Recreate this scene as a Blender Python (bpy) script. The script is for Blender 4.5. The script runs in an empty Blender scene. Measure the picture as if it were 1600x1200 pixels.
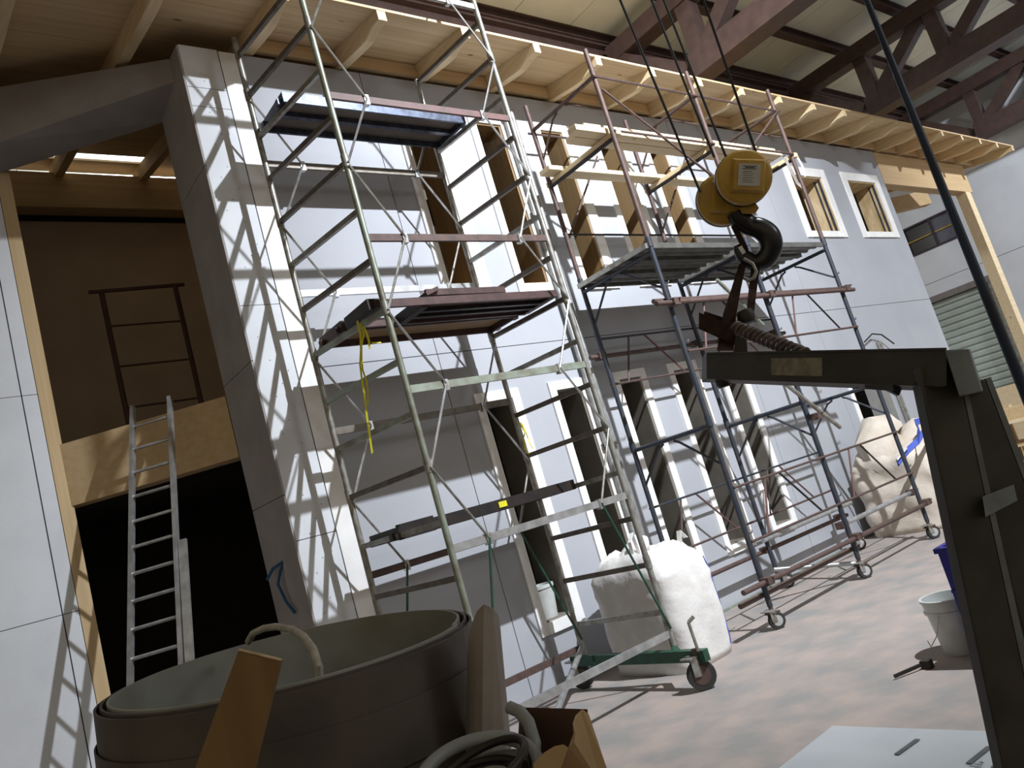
import bpy, bmesh, math, random
from mathutils import Vector, Matrix, noise
random.seed(7)
S = bpy.context.scene
COL = S.collection
PI = math.pi
V = Vector

# ------------------------------------------------------------------ camera, world, lamps, exposure
roll, pitch, azx = math.radians(-16.358), math.radians(9.163), math.radians(49.836)
R0 = V((math.sin(azx), -math.cos(azx), 0)); F0 = V((math.cos(azx), math.sin(azx), 0)); U0 = V((0, 0, 1))
Fw = math.cos(pitch)*F0 + math.sin(pitch)*U0; U1 = -math.sin(pitch)*F0 + math.cos(pitch)*U0
Rt = math.cos(roll)*R0 + math.sin(roll)*U1; Up = -math.sin(roll)*R0 + math.cos(roll)*U1
cam_data = bpy.data.cameras.new('camera'); cam = bpy.data.objects.new('camera', cam_data); COL.objects.link(cam)
m = Matrix((Rt, Up, -Fw)).transposed().to_4x4(); m.translation = V((0, 0, 1.6)); cam.matrix_world = m
cam_data.sensor_width = 36; cam_data.lens = 36*1224.34/1600; cam_data.clip_start = .05; cam_data.clip_end = 200
S.camera = cam
w = bpy.data.worlds.new('world'); S.world = w; w.use_nodes = True
w.node_tree.nodes['Background'].inputs[0].default_value = (1.0, .84, .62, 1)
w.node_tree.nodes['Background'].inputs[1].default_value = .37

def lamp(name, loc, power, aim=None, cone=120, radius=.12, col=(.88, .93, 1.0)):
    l = bpy.data.lights.new(name, 'SPOT' if aim else 'POINT'); l.energy = power; l.shadow_soft_size = radius; l.color = col
    o = bpy.data.objects.new(name, l); o.location = loc; COL.objects.link(o)
    if aim:
        l.spot_size = math.radians(cone); l.spot_blend = 1
        o.rotation_euler = (V(aim)-V(loc)).to_track_quat('-Z', 'Y').to_euler()
    return o
lamp('high_bay_or_fill_lamp', (5.55, -.7, 8.5), 7600, (7.6, 5.3, 3.4), 108, .06)
lamp('high_bay_or_fill_lamp', (18.0, -1.5, 8.4), 3600, (20.5, 5, 2), 120)
lamp('soft_fill_lamp', (9.0, -8.0, 6.6), 700, radius=1.2)  # added soft fill with no fitting of its own, lifts the ceiling
lamp('high_bay_or_fill_lamp', (4.5, 12.5, 7.9), 500)  # added lamp behind the house, brightens the ceiling above the roof slot
S.view_settings.view_transform = 'Standard'; S.view_settings.look = 'None'
S.view_settings.gamma = 1; S.view_settings.use_curve_mapping = False
S.view_settings.exposure = -.12

# ------------------------------------------------------------------ materials
def mat(name, c1, c2=None, rough=.6, metal=0, scale=8, bump=0, stretch=(1, 1, 1), det=4, lo=.35, hi=.65, spec=.4, bscale=None):
    M = bpy.data.materials.new(name); M.use_nodes = True; N = M.node_tree.nodes; L = M.node_tree.links
    b = N['Principled BSDF']; b.inputs['Roughness'].default_value = rough; b.inputs['Metallic'].default_value = metal
    b.inputs['Specular IOR Level'].default_value = spec
    tc = N.new('ShaderNodeTexCoord'); mp = N.new('ShaderNodeMapping'); mp.inputs['Scale'].default_value = stretch
    L.new(tc.outputs['Object'], mp.inputs[0])
    n = N.new('ShaderNodeTexNoise'); n.inputs['Scale'].default_value = scale; n.inputs['Detail'].default_value = det
    L.new(mp.outputs[0], n.inputs['Vector'])
    cr = N.new('ShaderNodeValToRGB'); c2 = c2 or tuple(x*.85 for x in c1)
    cr.color_ramp.elements[0].position = lo; cr.color_ramp.elements[1].position = hi
    cr.color_ramp.elements[0].color = (*c1, 1); cr.color_ramp.elements[1].color = (*c2, 1)
    L.new(n.outputs['Fac'], cr.inputs[0]); L.new(cr.outputs[0], b.inputs['Base Color'])
    if bump:
        n2 = N.new('ShaderNodeTexNoise'); n2.inputs['Scale'].default_value = bscale or scale*6; n2.inputs['Detail'].default_value = 3
        L.new(mp.outputs[0], n2.inputs['Vector'])
        bp = N.new('ShaderNodeBump'); bp.inputs['Strength'].default_value = bump; bp.inputs['Distance'].default_value = .01
        L.new(n2.outputs['Fac'], bp.inputs['Height']); L.new(bp.outputs[0], b.inputs['Normal'])
    return M

def wood(name, c1, c2, axis='x', knots=True, rough=.65):
    """pine: grain streaks along one axis, dark knots"""
    M = bpy.data.materials.new(name); M.use_nodes = True; N = M.node_tree.nodes; L = M.node_tree.links
    b = N['Principled BSDF']; b.inputs['Roughness'].default_value = rough; b.inputs['Specular IOR Level'].default_value = .25
    tc = N.new('ShaderNodeTexCoord'); mp = N.new('ShaderNodeMapping')
    mp.inputs['Scale'].default_value = {'x': (.25, 9, 9), 'y': (9, .25, 9), 'z': (9, 9, .25)}[axis]
    L.new(tc.outputs['Object'], mp.inputs[0])
    n = N.new('ShaderNodeTexNoise'); n.inputs['Scale'].default_value = 2.2; n.inputs['Detail'].default_value = 6; L.new(mp.outputs[0], n.inputs['Vector'])
    cr = N.new('ShaderNodeValToRGB'); e = cr.color_ramp.elements; e[0].position = .3; e[1].position = .72
    e[0].color = (*c1, 1); e[1].color = (*c2, 1); L.new(n.outputs['Fac'], cr.inputs[0])
    out = cr.outputs[0]
    if knots:
        mk = N.new('ShaderNodeMapping'); mk.inputs['Scale'].default_value = {'x': (.6, 1.4, 1.4), 'y': (1.4, .6, 1.4), 'z': (1.4, 1.4, .6)}[axis]
        L.new(tc.outputs['Object'], mk.inputs[0])
        vo = N.new('ShaderNodeTexVoronoi'); vo.inputs['Scale'].default_value = 2.6; L.new(mk.outputs[0], vo.inputs['Vector'])
        k = N.new('ShaderNodeValToRGB'); k.color_ramp.elements[0].position = .035; k.color_ramp.elements[0].color = (1, 1, 1, 1)
        k.color_ramp.elements[1].position = .075; k.color_ramp.elements[1].color = (0, 0, 0, 1); L.new(vo.outputs['Distance'], k.inputs[0])
        mx = N.new('ShaderNodeMix'); mx.data_type = 'RGBA'; L.new(k.outputs[0], mx.inputs['Factor'])
        L.new(out, mx.inputs[6]); mx.inputs[7].default_value = (c1[0]*.32, c1[1]*.22, c1[2]*.15, 1); out = mx.outputs[2]
    L.new(out, b.inputs['Base Color'])
    return M

M = dict(
    facade=mat('grey_facade', (.40, .41, .44), (.36, .37, .40), .8, scale=1.2, bump=.12, bscale=60),
    white=mat('white_trim', (.88, .87, .86), (.80, .79, .77), .7, scale=5),
    board=mat('white_board', (.70, .72, .75), (.64, .66, .69), .8, scale=2.5, bump=.08, bscale=50),
    screw=mat('screw', (.12, .11, .10), rough=.5),
    gap=mat('joint_filler', (.10, .095, .09)),
    beamgrey=mat('cladding_and_shade_grey', (.36, .34, .33), (.31, .29, .28), .85, scale=3),
    pine=wood('pine', (.72, .55, .34), (.58, .41, .22), 'x'),
    piney=wood('pine_along_y', (.78, .63, .40), (.66, .49, .28), 'y'),
    pinez=wood('pine_upright', (.62, .47, .28), (.50, .35, .18), 'z'),
    pale=wood('pale_pine', (.80, .66, .44), (.72, .56, .34), 'x'),
    glulam=wood('glued_pine', (.62, .46, .27), (.54, .37, .19), 'x'),
    reveal=wood('brown_reveal', (.30, .20, .10), (.22, .14, .06), 'z', False),
    reveal_grey=mat('grey_reveal', (.20, .18, .15), (.15, .135, .11), .85, scale=4),
    osb=mat('strand_board', (.74, .58, .36), (.50, .36, .18), .7, scale=7, stretch=(1, 1, .4)),
    tan=mat('tan_plaster', (.80, .64, .48), (.74, .58, .43), .9, scale=2),
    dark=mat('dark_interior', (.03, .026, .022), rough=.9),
    concrete=mat('concrete_floor', (.36, .295, .26), (.25, .238, .225), .75, scale=3.2, det=14, lo=.36, hi=.64, bump=.15, bscale=40),
    farwall=mat('precast_wall', (.70, .73, .78), (.64, .67, .72), .85, scale=1.5),
    ceil=mat('roof_panel', (.90, .93, .84), (.82, .85, .76), .7, scale=1.5),
    steelbrown=mat('brown_painted_steel', (.085, .050, .042), (.060, .036, .031), .55, scale=6, spec=.5),
    galv=mat('worn_galvanised', (.36, .36, .33), (.20, .17, .14), .42, .55, scale=14, lo=.42, hi=.72),
    galvgreen=mat('greenish_galvanised', (.33, .38, .31), (.20, .17, .13), .45, .5, scale=9, lo=.4, hi=.75),
    dull_shaded_galv=mat('dull_shaded_tube', (.17, .15, .125), (.11, .09, .075), .5, .45, scale=14, lo=.42, hi=.72),  # darker galvanised copy; shade of unlit tubes put into the colour
    chrome=mat('bright_zinc', (.62, .62, .62), (.4, .4, .4), .3, .8, scale=12),
    redpaint=mat('dull_red_paint', (.15, .070, .064), (.10, .058, .05), .55, scale=12),
    rust=mat('rusty_brown_tube', (.115, .072, .062), (.075, .052, .045), .6, .25, scale=14, lo=.4, hi=.7),
    darktube=mat('dark_blue_tube', (.035, .045, .062), (.07, .055, .05), .5, .3, scale=16, lo=.45, hi=.75),
    black=mat('black_steel', (.018, .017, .018), (.035, .026, .022), .5, .3, scale=10),
    deckblue=mat('blue_grey_steel', (.10, .12, .17), (.055, .06, .085), .4, .5, scale=20),
    deckbrown=mat('brown_steel_deck', (.105, .060, .055), (.065, .04, .038), .5, .3, scale=10),
    plyunder=mat('plywood_underside', (.30, .20, .115), (.25, .165, .09), .8, scale=6),
    plydark=mat('dusty_plywood', (.16, .13, .11), (.12, .10, .085), .8, scale=6),
    alu=mat('aluminium', (.55, .56, .56), (.38, .38, .38), .38, .7, scale=12),
    greenpaint=mat('green_paint', (.012, .085, .045), (.02, .05, .035), .45, scale=14),
    rubber=mat('rubber', (.035, .033, .032), rough=.8),
    wheelgrey=mat('grey_wheel_hub', (.42, .42, .41), rough=.5),
    yellow=mat('yellow_paint', (.50, .31, .045), (.36, .21, .03), .38, scale=10, spec=.5),
    plate=mat('data_plate', (.42, .42, .40), (.36, .36, .34), .35, .5),
    ink=mat('ink', (.04, .045, .06)),
    hookm=mat('black_hook', (.012, .013, .016), (.02, .02, .022), .28, .4, spec=.7),
    cable=mat('steel_rope', (.015, .015, .016), rough=.5),
    sling=mat('dark_sling', (.040, .024, .019), (.028, .018, .015), .9, scale=30, spec=.03),
    oliv=mat('frame_steel', (.055, .049, .040), (.032, .029, .025), .5, .3, scale=7, spec=.5),
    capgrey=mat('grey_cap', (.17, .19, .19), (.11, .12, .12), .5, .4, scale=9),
    label=mat('faded_label', (.26, .235, .16), (.14, .125, .09), .6, scale=25),
    spring=mat('spring_steel', (.13, .105, .095), (.08, .06, .055), .5, .4, scale=20),
    pole=mat('dark_blue_pole', (.018, .032, .065), (.012, .018, .034), .45, .2, scale=4),
    coilout=mat('brown_sheet', (.085, .068, .058), (.050, .043, .036), .6, scale=4, det=12, lo=.4, hi=.6),
    coilin=mat('grey_sheet', (.30, .31, .29), (.20, .20, .165), .55, scale=3, det=7),
    fore=wood('foreground_board', (.20, .125, .05), (.15, .09, .035), 'z', False, .75),
    forend=mat('sawn_end', (.50, .38, .22), (.35, .25, .14), .8, scale=30),
    card=mat('cardboard', (.42, .29, .15), (.36, .24, .12), .85, scale=8),
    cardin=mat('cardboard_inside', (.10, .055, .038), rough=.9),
    shell=mat('fibre_sheet', (.30, .265, .23), (.24, .21, .185), .75, scale=6),
    conduit=mat('grey_conduit', (.25, .26, .26), (.20, .21, .21), .5, scale=6),
    bluecan=mat('blue_plastic', (.018, .018, .22), (.014, .014, .16), .4),
    bucket=mat('white_plastic', (.55, .57, .55), (.45, .46, .44), .4, scale=9, lo=.45, hi=.7),
    bag=mat('woven_white_bag', (.72, .70, .68), (.63, .61, .58), .85, scale=6, bump=.5, bscale=18),
    bagdirty=mat('woven_cream_bag', (.62, .55, .47), (.52, .45, .37), .85, scale=5, bump=.5, bscale=18),
    bluestrap=mat('blue_webbing', (.06, .10, .42), rough=.7),
    whitestrap=mat('white_webbing', (.6, .6, .6), rough=.8),
    yellowtape=mat('yellow_tape', (.75, .68, .03), rough=.5),
    bluecord=mat('blue_cord', (.02, .10, .22), rough=.7),
    rope=mat('dirty_white_hose', (.42, .40, .35), (.30, .28, .23), .7, scale=30),
    shutter=mat('green_grey_shutter', (.40, .46, .42), (.35, .40, .37), .55, scale=3),
    glass=mat('dark_pane', (.010, .010, .013), rough=.15, spec=.6),
    panegrey=mat('grey_pane', (.115, .12, .15), rough=.4),
    sky=mat('blueboard', (.50, .53, .55), (.46, .49, .51), .7, scale=4),
)

# ------------------------------------------------------------------ mesh helpers
class MB:
    def __init__(s): s.bm = bmesh.new()
    def box(s, x0, x1, y0, y1, z0, z1):
        v = [s.bm.verts.new((x, y, z)) for x in (x0, x1) for y in (y0, y1) for z in (z0, z1)]
        for f in ((0, 1, 3, 2), (4, 6, 7, 5), (0, 4, 5, 1), (2, 3, 7, 6), (0, 2, 6, 4), (1, 5, 7, 3)): s.bm.faces.new([v[i] for i in f])
        return s
    def hexa(s, a, b):                       # two quads of points
        va = [s.bm.verts.new(p) for p in a]; vb = [s.bm.verts.new(p) for p in b]; n = len(va)
        s.bm.faces.new(va); s.bm.faces.new(vb[::-1])
        for i in range(n): s.bm.faces.new((va[i], vb[i], vb[(i+1) % n], va[(i+1) % n]))
        return s
    def prism(s, pts, off):
        off = V(off); return s.hexa([V(p) for p in pts], [V(p)+off for p in pts])
    def tube(s, p, q, r, r2=None, n=8, cap=True):
        return s.sweep([p, q], [r, r if r2 is None else r2], n, cap)
    def bar(s, p, q, wd, ht, up=(0, 0, 1)):  # rectangular bar
        p, q, up = V(p), V(q), V(up); d = (q-p).normalized(); a = d.cross(up)
        if a.length < 1e-4: a = d.cross(V((1, 0, 0)))
        a.normalize(); b = a.cross(d)
        o = [(-wd/2, -ht/2), (wd/2, -ht/2), (wd/2, ht/2), (-wd/2, ht/2)]
        return s.hexa([p+a*i+b*j for i, j in o], [q+a*i+b*j for i, j in o])
    def sweep(s, pts, rad, n=8, cap=True, closed=False):
        pts = [V(p) for p in pts]; N = len(pts)
        if not hasattr(rad, '__len__'): rad = [rad]*N
        rings = []; prev = None
        for i, p in enumerate(pts):
            if closed: d = pts[(i+1) % N]-pts[i-1]
            else: d = pts[min(i+1, N-1)]-pts[max(i-1, 0)]
            d.normalize()
            if prev is None:
                a = d.cross(V((0, 0, 1)))
                if a.length < .05: a = d.cross(V((1, 0, 0)))
            else: a = prev-d*prev.dot(d)
            a.normalize(); prev = a; b = d.cross(a)
            rings.append([s.bm.verts.new(p+(a*math.cos(2*PI*k/n)+b*math.sin(2*PI*k/n))*rad[i]) for k in range(n)])
        for i in range(N if closed else N-1):
            A, B = rings[i], rings[(i+1) % N]
            for k in range(n): s.bm.faces.new((A[k], A[(k+1) % n], B[(k+1) % n], B[k]))
        if cap and not closed: s.bm.faces.new(rings[0][::-1]); s.bm.faces.new(rings[-1])
        return s
    def lathe(s, prof, c, ax=(0, 0, 1), n=24):
        c, ax = V(c), V(ax).normalized(); a = ax.cross(V((0, 0, 1)))
        if a.length < .05: a = V((1, 0, 0))
        a.normalize(); b = ax.cross(a); rings = []
        for r, h in prof:
            rings.append([s.bm.verts.new(c+ax*h+(a*math.cos(2*PI*k/n)+b*math.sin(2*PI*k/n))*max(r, 1e-4)) for k in range(n)])
        for A, B in zip(rings, rings[1:]):
            for k in range(n): s.bm.faces.new((A[k], A[(k+1) % n], B[(k+1) % n], B[k]))
        s.bm.faces.new(rings[0][::-1]); s.bm.faces.new(rings[-1])
        return s
    def ribbon(s, pts, side, wd, th):        # flat strap along points
        side = V(side).normalized()
        for p, q in zip(pts, pts[1:]):
            p, q = V(p), V(q); d = (q-p).normalized(); nn = d.cross(side).normalized(); p = p-d*.002; q = q+d*.002
            o = [(-wd/2, -th/2), (wd/2, -th/2), (wd/2, th/2), (-wd/2, th/2)]
            s.hexa([p+side*i+nn*j for i, j in o], [q+side*i+nn*j for i, j in o])
        return s
    def build(s, name, material, parent=None, smooth=False, bevel=0):
        bmesh.ops.recalc_face_normals(s.bm, faces=s.bm.faces)
        me = bpy.data.meshes.new(name); s.bm.to_mesh(me); s.bm.free()
        me.materials.append(material)
        if smooth:
            for p in me.polygons: p.use_smooth = True
            me.set_sharp_from_angle(angle=math.radians(45))
        o = bpy.data.objects.new(name, me); COL.objects.link(o)
        if parent is not None: o.parent = parent
        if bevel:
            bv = o.modifiers.new('bevel', 'BEVEL'); bv.width = bevel; bv.segments = 2; bv.limit_method = 'ANGLE'
        return o

def tag(o, label=None, cat=None, group=None, kind=None):
    if label: o['label'] = label
    if cat: o['category'] = cat
    if group: o['group'] = group
    if kind: o['kind'] = kind
    return o
def thing(name, label, cat, group=None, loc=(0, 0, 0)):
    o = bpy.data.objects.new(name, None); COL.objects.link(o); o.location = loc; o.empty_display_size = .1
    return tag(o, label, cat, group)
def struct(name, kind='structure'):
    o = bpy.data.objects.new(name, None); COL.objects.link(o); o['kind'] = 'structure'; return o

# ------------------------------------------------------------------ the hall shell
FY = 5.76                                    # plane of the house front
fl = MB().box(-12, 22.3, -12, 16, -.2, 0).build('floor', M['concrete']); tag(fl, kind='structure')
ce = MB().box(-6, 22.3, -12, 16, 8.80, 8.95).build('ceiling', M['gap']); tag(ce, kind='structure')
rows = [16, 11.9, 8.45, 7.25, 6.05, 4.85, 3.65, 2.45, 1.25, -1.15, -3.55, -8, -12]
pan = {}
for a, b in zip(rows, rows[1:]):
    for k in range(24):
        x0 = -6+k*1.18; key = round(a-b, 3)
        if key not in pan:
            o = MB().box(0, 1.165, b+.012-a, -.012, 0, .045).build('panel', M['ceil'], ce); pan[key] = o
        else:
            o = pan[key].copy(); COL.objects.link(o); o.parent = ce
        o.location = (x0, a, 8.755)
# purlins along the hall
PL = {7.25: 'brown steel purlin right above the deep eaves beam', 6.05: 'brown steel purlin of the hall roof nearest to the eaves beam', 4.85: 'second brown steel purlin out from the eaves beam', 3.65: 'third brown steel purlin out from the eaves beam, at the top right', 2.45: 'fourth brown steel purlin out from the eaves beam, near the upper right corner', 1.25: 'fifth brown steel purlin out from the eaves beam'}
pur = None
for y in (7.25, 6.05, 4.85, 3.65, 2.45, 1.25):
    if pur is None:
        pur = MB().box(-5, 22, -.075, .075, 0, .018).box(-5, 22, -.075, .075, .16, .178).box(-5, 22, -.008, .008, .018, .16).build('purlin', M['steelbrown'])
        o = pur
    else: o = pur.copy(); COL.objects.link(o)
    o.location = (0, y, 8.575)
    tag(o, PL[y], 'purlin', 'purlins under the hall roof')
eb = MB().box(-5, 22, 7.33, 7.36, 8.02, 8.56).box(-5, 22, 7.22, 7.47, 8.54, 8.573).box(-5, 22, 7.22, 7.47, 8.0, 8.03).build('eaves_beam', M['steelbrown'])
tag(eb, 'deep brown steel beam just above the timber roof edge, running to the far wall', 'steel beam')

def truss(X, label):
    t = thing('roof_truss', label, 'truss', None, (X, 7.2, 7))
    def part(name, p, q, wd, ht):
        MB().bar((0, p[0]-7.2, p[1]-7), (0, q[0]-7.2, q[1]-7), wd, ht).build(name, M['steelbrown'], t)
    part('top_chord', (7.2, 8.32), (-11, 8.32), .34, .30)
    part('bottom_chord', (5.85, 7.19), (-11, 7.19), .40, .38)
    part('end_brace', (5.95, 7.2), (7.18, 8.25), .30, .26)
    y = 5.7
    while y > -10:
        part('web', (y, 7.3), (y, 8.2), .24, .26)
        part('web', (y-.1, 7.36), (y-1.2, 8.2), .22, .22)
        y -= 1.38
    return t
truss(10.2, 'brown steel roof truss nearest, above the yellow hook block')
truss(15.75, 'middle brown steel roof truss, crossed by the dark blue upright pole')
truss(21.2, 'farthest brown steel roof truss, right against the far white wall')

# far wall with shutter door and window band
WX = 22.0
wf = struct('wall_right')
def wallgrid(parent, holes, us, zs, place, material, gap=.006, name='panel'):
    """panels between the joint lines us, zs with holes cut out; place(u0,u1,z0,z1,mb) adds one solid cell"""
    for u0, u1 in zip(us, us[1:]):
        for z0, z1 in zip(zs, zs[1:]):
            U = sorted({u0+gap, u1-gap} | {h[i] for h in holes for i in (0, 1) if u0+gap < h[i] < u1-gap})
            Z = sorted({z0+gap, z1-gap} | {h[i] for h in holes for i in (2, 3) if z0+gap < h[i] < z1-gap})
            mb = MB(); n = 0
            for a, b in zip(U, U[1:]):
                for c, d in zip(Z, Z[1:]):
                    mu, mz = (a+b)/2, (c+d)/2
                    if any(h[0] < mu < h[1] and h[2] < mz < h[3] for h in holes): continue
                    place(a, b, c, d, mb); n += 1
            if n:
                bmesh.ops.remove_doubles(mb.bm, verts=mb.bm.verts, dist=1e-4)
                mb.build(name, material, parent)
fh = [(7.1, 9.7, 0, 3.95), (7.2, 8.62, 5.18, 5.98), (8.70, 10.12, 5.18, 5.98)]
wallgrid(wf, fh, [-12, -8, -4, 0, 4, 8.66, 12, 16], [0, 2.2, 4.35, 6.6, 8.8], lambda a, b, c, d, mb: mb.box(WX, WX+.16, a, b, c, d), M['farwall'], .006)
MB().box(WX+.17, WX+.25, -12, 16, 0, 8.8).build('backing', M['gap'], wf)
dr = struct('door_1')
for i in range(22):
    z = .05+i*.172
    MB().prism([(WX+.05, 7.12, z), (WX+.02, 7.12, z+.035), (WX+.02, 7.12, z+.12), (WX+.05, 7.12, z+.165), (WX+.07, 7.12, z+.165), (WX+.07, 7.12, z)], (0, 2.56, 0)).build('slat', M['shutter'], dr)
MB().box(WX-.06, WX+.04, 7.0, 9.8, 3.84, 4.0).build('lintel', mat('door_lintel', (.22, .20, .19)), dr)
for y in (7.02, 9.7): MB().box(WX-.05, WX+.05, y, y+.09, 0, 3.9).build('guide_rail', M['galv'], dr)
for i, (y0, y1) in enumerate(((7.2, 8.62), (8.70, 10.12))):
    wn = struct('window_%d' % (20+i))
    fm = MB(); fr = .05
    fm.box(WX-.02, WX+.1, y0, y1, 5.18, 5.23).box(WX-.02, WX+.1, y0, y1, 5.93, 5.98).box(WX-.02, WX+.1, y0, y0+fr, 5.23, 5.93).box(WX-.02, WX+.1, y1-fr, y1, 5.23, 5.93)
    fm.box(WX-.02, WX+.1, 7.83, 7.9, 5.23, 5.93) if i == 0 else None
    fm.build('window_frame', mat('dark_window_frame', (.05, .035, .045)), wn)
    if i == 0:
        MB().box(WX+.03, WX+.05, y0+fr, 7.83, 5.23, 5.93).build('pane', M['panegrey'], wn)
        MB().box(WX+.07, WX+.09, 7.9, y1-fr, 5.23, 5.93).build('pane', M['glass'], wn)
    else: MB().box(WX+.07, WX+.09, y0+fr, y1-fr, 5.23, 5.93).build('pane', M['glass'], wn)
    MB().box(WX+.0, WX+.02, y0+fr, y1-fr, 5.555, 5.585).build('glazing_bar', M['yellow'], wn)
# ------------------------------------------------------------------ the timber house: front wall
wl = struct('wall_front')
op_up = [(4.45+.938*k, 4.80+.938*k, 3.84, 5.72) for k in range(5)]
op_lo = [(4.45+.938*k, 4.80+.938*k, .60, 2.68) for k in range(5)]
op_r = [(11.55, 12.50, 4.49, 5.46), (13.36, 14.40, 4.49, 5.46)]
op_d = [(11.05, 12.15, 0, 2.35)]
holes = op_up+op_lo+op_r+op_d
wallgrid(wl, holes, [2.88, 4.10, 8.80, 10.75, 14.82], [0, 3.2, 6.13], lambda a, b, c, d, mb: mb.box(a, b, FY, FY+.018, c, d), M['facade'], .004)
wallgrid(wl, holes, [2.71, 14.80], [0, 6.13], lambda a, b, c, d, mb: mb.box(a, b, FY+.02, FY+.36, c, d), M['gap'], 0, 'core')
MB().box(14.80, 14.82, FY+.018, 9.6, 0, 6.2).build('end_cladding', M['facade'], wl)
# white corner boarding beside the recess
pl = struct('wall_corner')
def strip(x0, x1, y, zs, mt, nm='panel'):
    for z0, z1 in zip(zs, zs[1:]): MB().box(x0, x1, y, y+.018, z0+.003, z1-.003).build(nm, mt, pl)
strip(2.38, 2.705, FY-.012, [0, 1.87, 3.77, 5.55, 5.73, 6.13], M['board'])
strip(2.72, 2.88, FY-.002, [0, 6.13], M['white'], 'corner_trim')
for z0, z1 in ((0, 1.02), (1.02, 2.23), (2.23, 3.31), (3.31, 5.0), (5.0, 6.12)):
    MB().box(2.362, 2.38, FY-.012, 6.44, z0+.003, z1-.003).build('panel', M['beamgrey'], pl)  # side of the white pillar greyed, its shade put into the colour
MB().box(2.381, 2.70, FY+.01, 6.44, 0, 6.12).build('core', M['gap'], pl)
sc = MB()
for i in range(46):
    z = 1.3+i*.1; x = 2.46+.2*((i*37) % 11)/11
    sc.lathe([(.004, 0), (.004, .002)], (x, FY-.013, z), (0, -1, 0), 6)
tag(sc.build('screws', M['screw'], pl), kind='stuff')

# windows of the house
def window(n, o, up, big=False):
    x0, x1, z0, z1 = o; wn = struct('window_%d' % n); t = .09; tr = .15 if up else .10; tp = .022; dpt = .34
    if big: t = tr = .15
    y = FY
    MB().box(x0-t, x0, y-tp, y, z0-.10, z1+t).build('trim', M['white'], wn)
    MB().box(x1, x1+tr, y-tp, y, z0-.10, z1+t).build('trim', M['white'], wn)
    MB().box(x0, x1, y-tp, y, z1, z1+t).build('trim', M['white'], wn)
    MB().box(x0, x1, y-tp-.01, y, z0-.10, z0).build('sill', M['white'], wn)
    rv = M['reveal'] if up else M['reveal_grey']
    if big: rv = M['osb']
    d0, d1 = y+.001, y+dpt+.04
    MB().box(x1-.018, x1-.001, d0, d1, z0, z1).build('reveal_board', rv, wn)
    MB().box(x0+.001, x0+.018, d0, d1, z0, z1).build('reveal_board', rv, wn)
    MB().box(x0+.018, x1-.018, d0, d1, z1-.018, z1-.001).build('reveal_board', rv, wn)
    MB().box(x0+.018, x1-.018, d0, d1, z0+.001, z0+.018).build('reveal_board', rv, wn)
    if big:
        g = MB().box(x1-.035, x1-.02, y+.02, y+.05, z0+.02, z1-.02).box(x1-.035, x1-.02, y+.10, y+.12, z0+.02, z1-.02)
        g.build('window_track', M['deckblue'], wn)
n = 1
for o in op_up: window(n, o, True); n += 1
for o in op_lo: window(n, o, False); n += 1
for o in op_r: window(n, o, True, True); n += 1
d2 = struct('door_2')
x0, x1, z0, z1 = op_d[0]
MB().box(x0-.07, x0, FY-.02, FY, 0, z1+.07).build('door_trim', M['white'], d2)
MB().box(x0, x1, FY-.02, FY, z1, z1+.07).build('door_trim', M['white'], d2)
MB().box(x0+.001, x0+.05, FY+.0, FY+.2, 0, z1-.001).build('door_post', M['pinez'], d2)
MB().box(x1-.02, x1-.001, FY+.001, FY+.36, 0, z1-.001).build('door_reveal', mat('door_reveal_grey', (.34, .33, .31)), d2)
for x in (x1+.12, x1+.2): MB().tube((x, FY-.04, 0), (x, FY-.04, 2.6), .02).build('pipe', M['galv'], d2)
# recess: left wall, back wall, sides
lw = struct('wall_left')
for u0, u1 in ((-3.2, -.9), (-.9, 1.035), (1.045, 1.155)):
    for z0, z1 in ((0, 1.85), (1.85, 3.70), (3.70, 5.6), (5.6, 6.5)):
        MB().box(u0, u1, 7.41, 7.43, z0+.003, z1-.003).build('panel', M['board'], lw)
MB().box(-3.2, 1.15, 7.431, 7.6, 0, 6.55).build('core', M['gap'], lw)
MB().box(1.16, 1.265, 7.405, 7.62, 0, 6.6).build('corner_post', M['pinez'], lw)
wb = struct('wall_back')
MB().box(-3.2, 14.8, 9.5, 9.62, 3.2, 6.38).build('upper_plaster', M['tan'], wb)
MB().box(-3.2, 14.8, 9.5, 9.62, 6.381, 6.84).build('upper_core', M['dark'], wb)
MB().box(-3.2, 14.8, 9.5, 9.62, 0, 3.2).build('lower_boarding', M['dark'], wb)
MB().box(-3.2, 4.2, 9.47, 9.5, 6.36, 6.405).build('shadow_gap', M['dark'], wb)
wp = MB().box(4.2, 4.3, 6.13, 9.5, 0, 6.2).build('wall_partition', M['tan']); tag(wp, kind='structure')
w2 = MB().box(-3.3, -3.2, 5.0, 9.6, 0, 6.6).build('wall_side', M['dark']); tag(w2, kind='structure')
# upper storey deck inside the house
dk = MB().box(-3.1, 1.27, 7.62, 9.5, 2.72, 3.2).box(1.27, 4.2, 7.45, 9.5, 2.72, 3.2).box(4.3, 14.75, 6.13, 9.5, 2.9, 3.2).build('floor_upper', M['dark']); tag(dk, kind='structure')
for x in (12.35, ): 
    q = MB().box(11.2, 14.7, 8.2, 8.26, 3.21, 6.3).build('wall_inner', M['osb']); tag(q, kind='structure')
q = MB().box(12.86, 12.92, 6.13, 8.19, 3.21, 6.3).build('wall_inner', M['osb']); tag(q, kind='structure')

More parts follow.
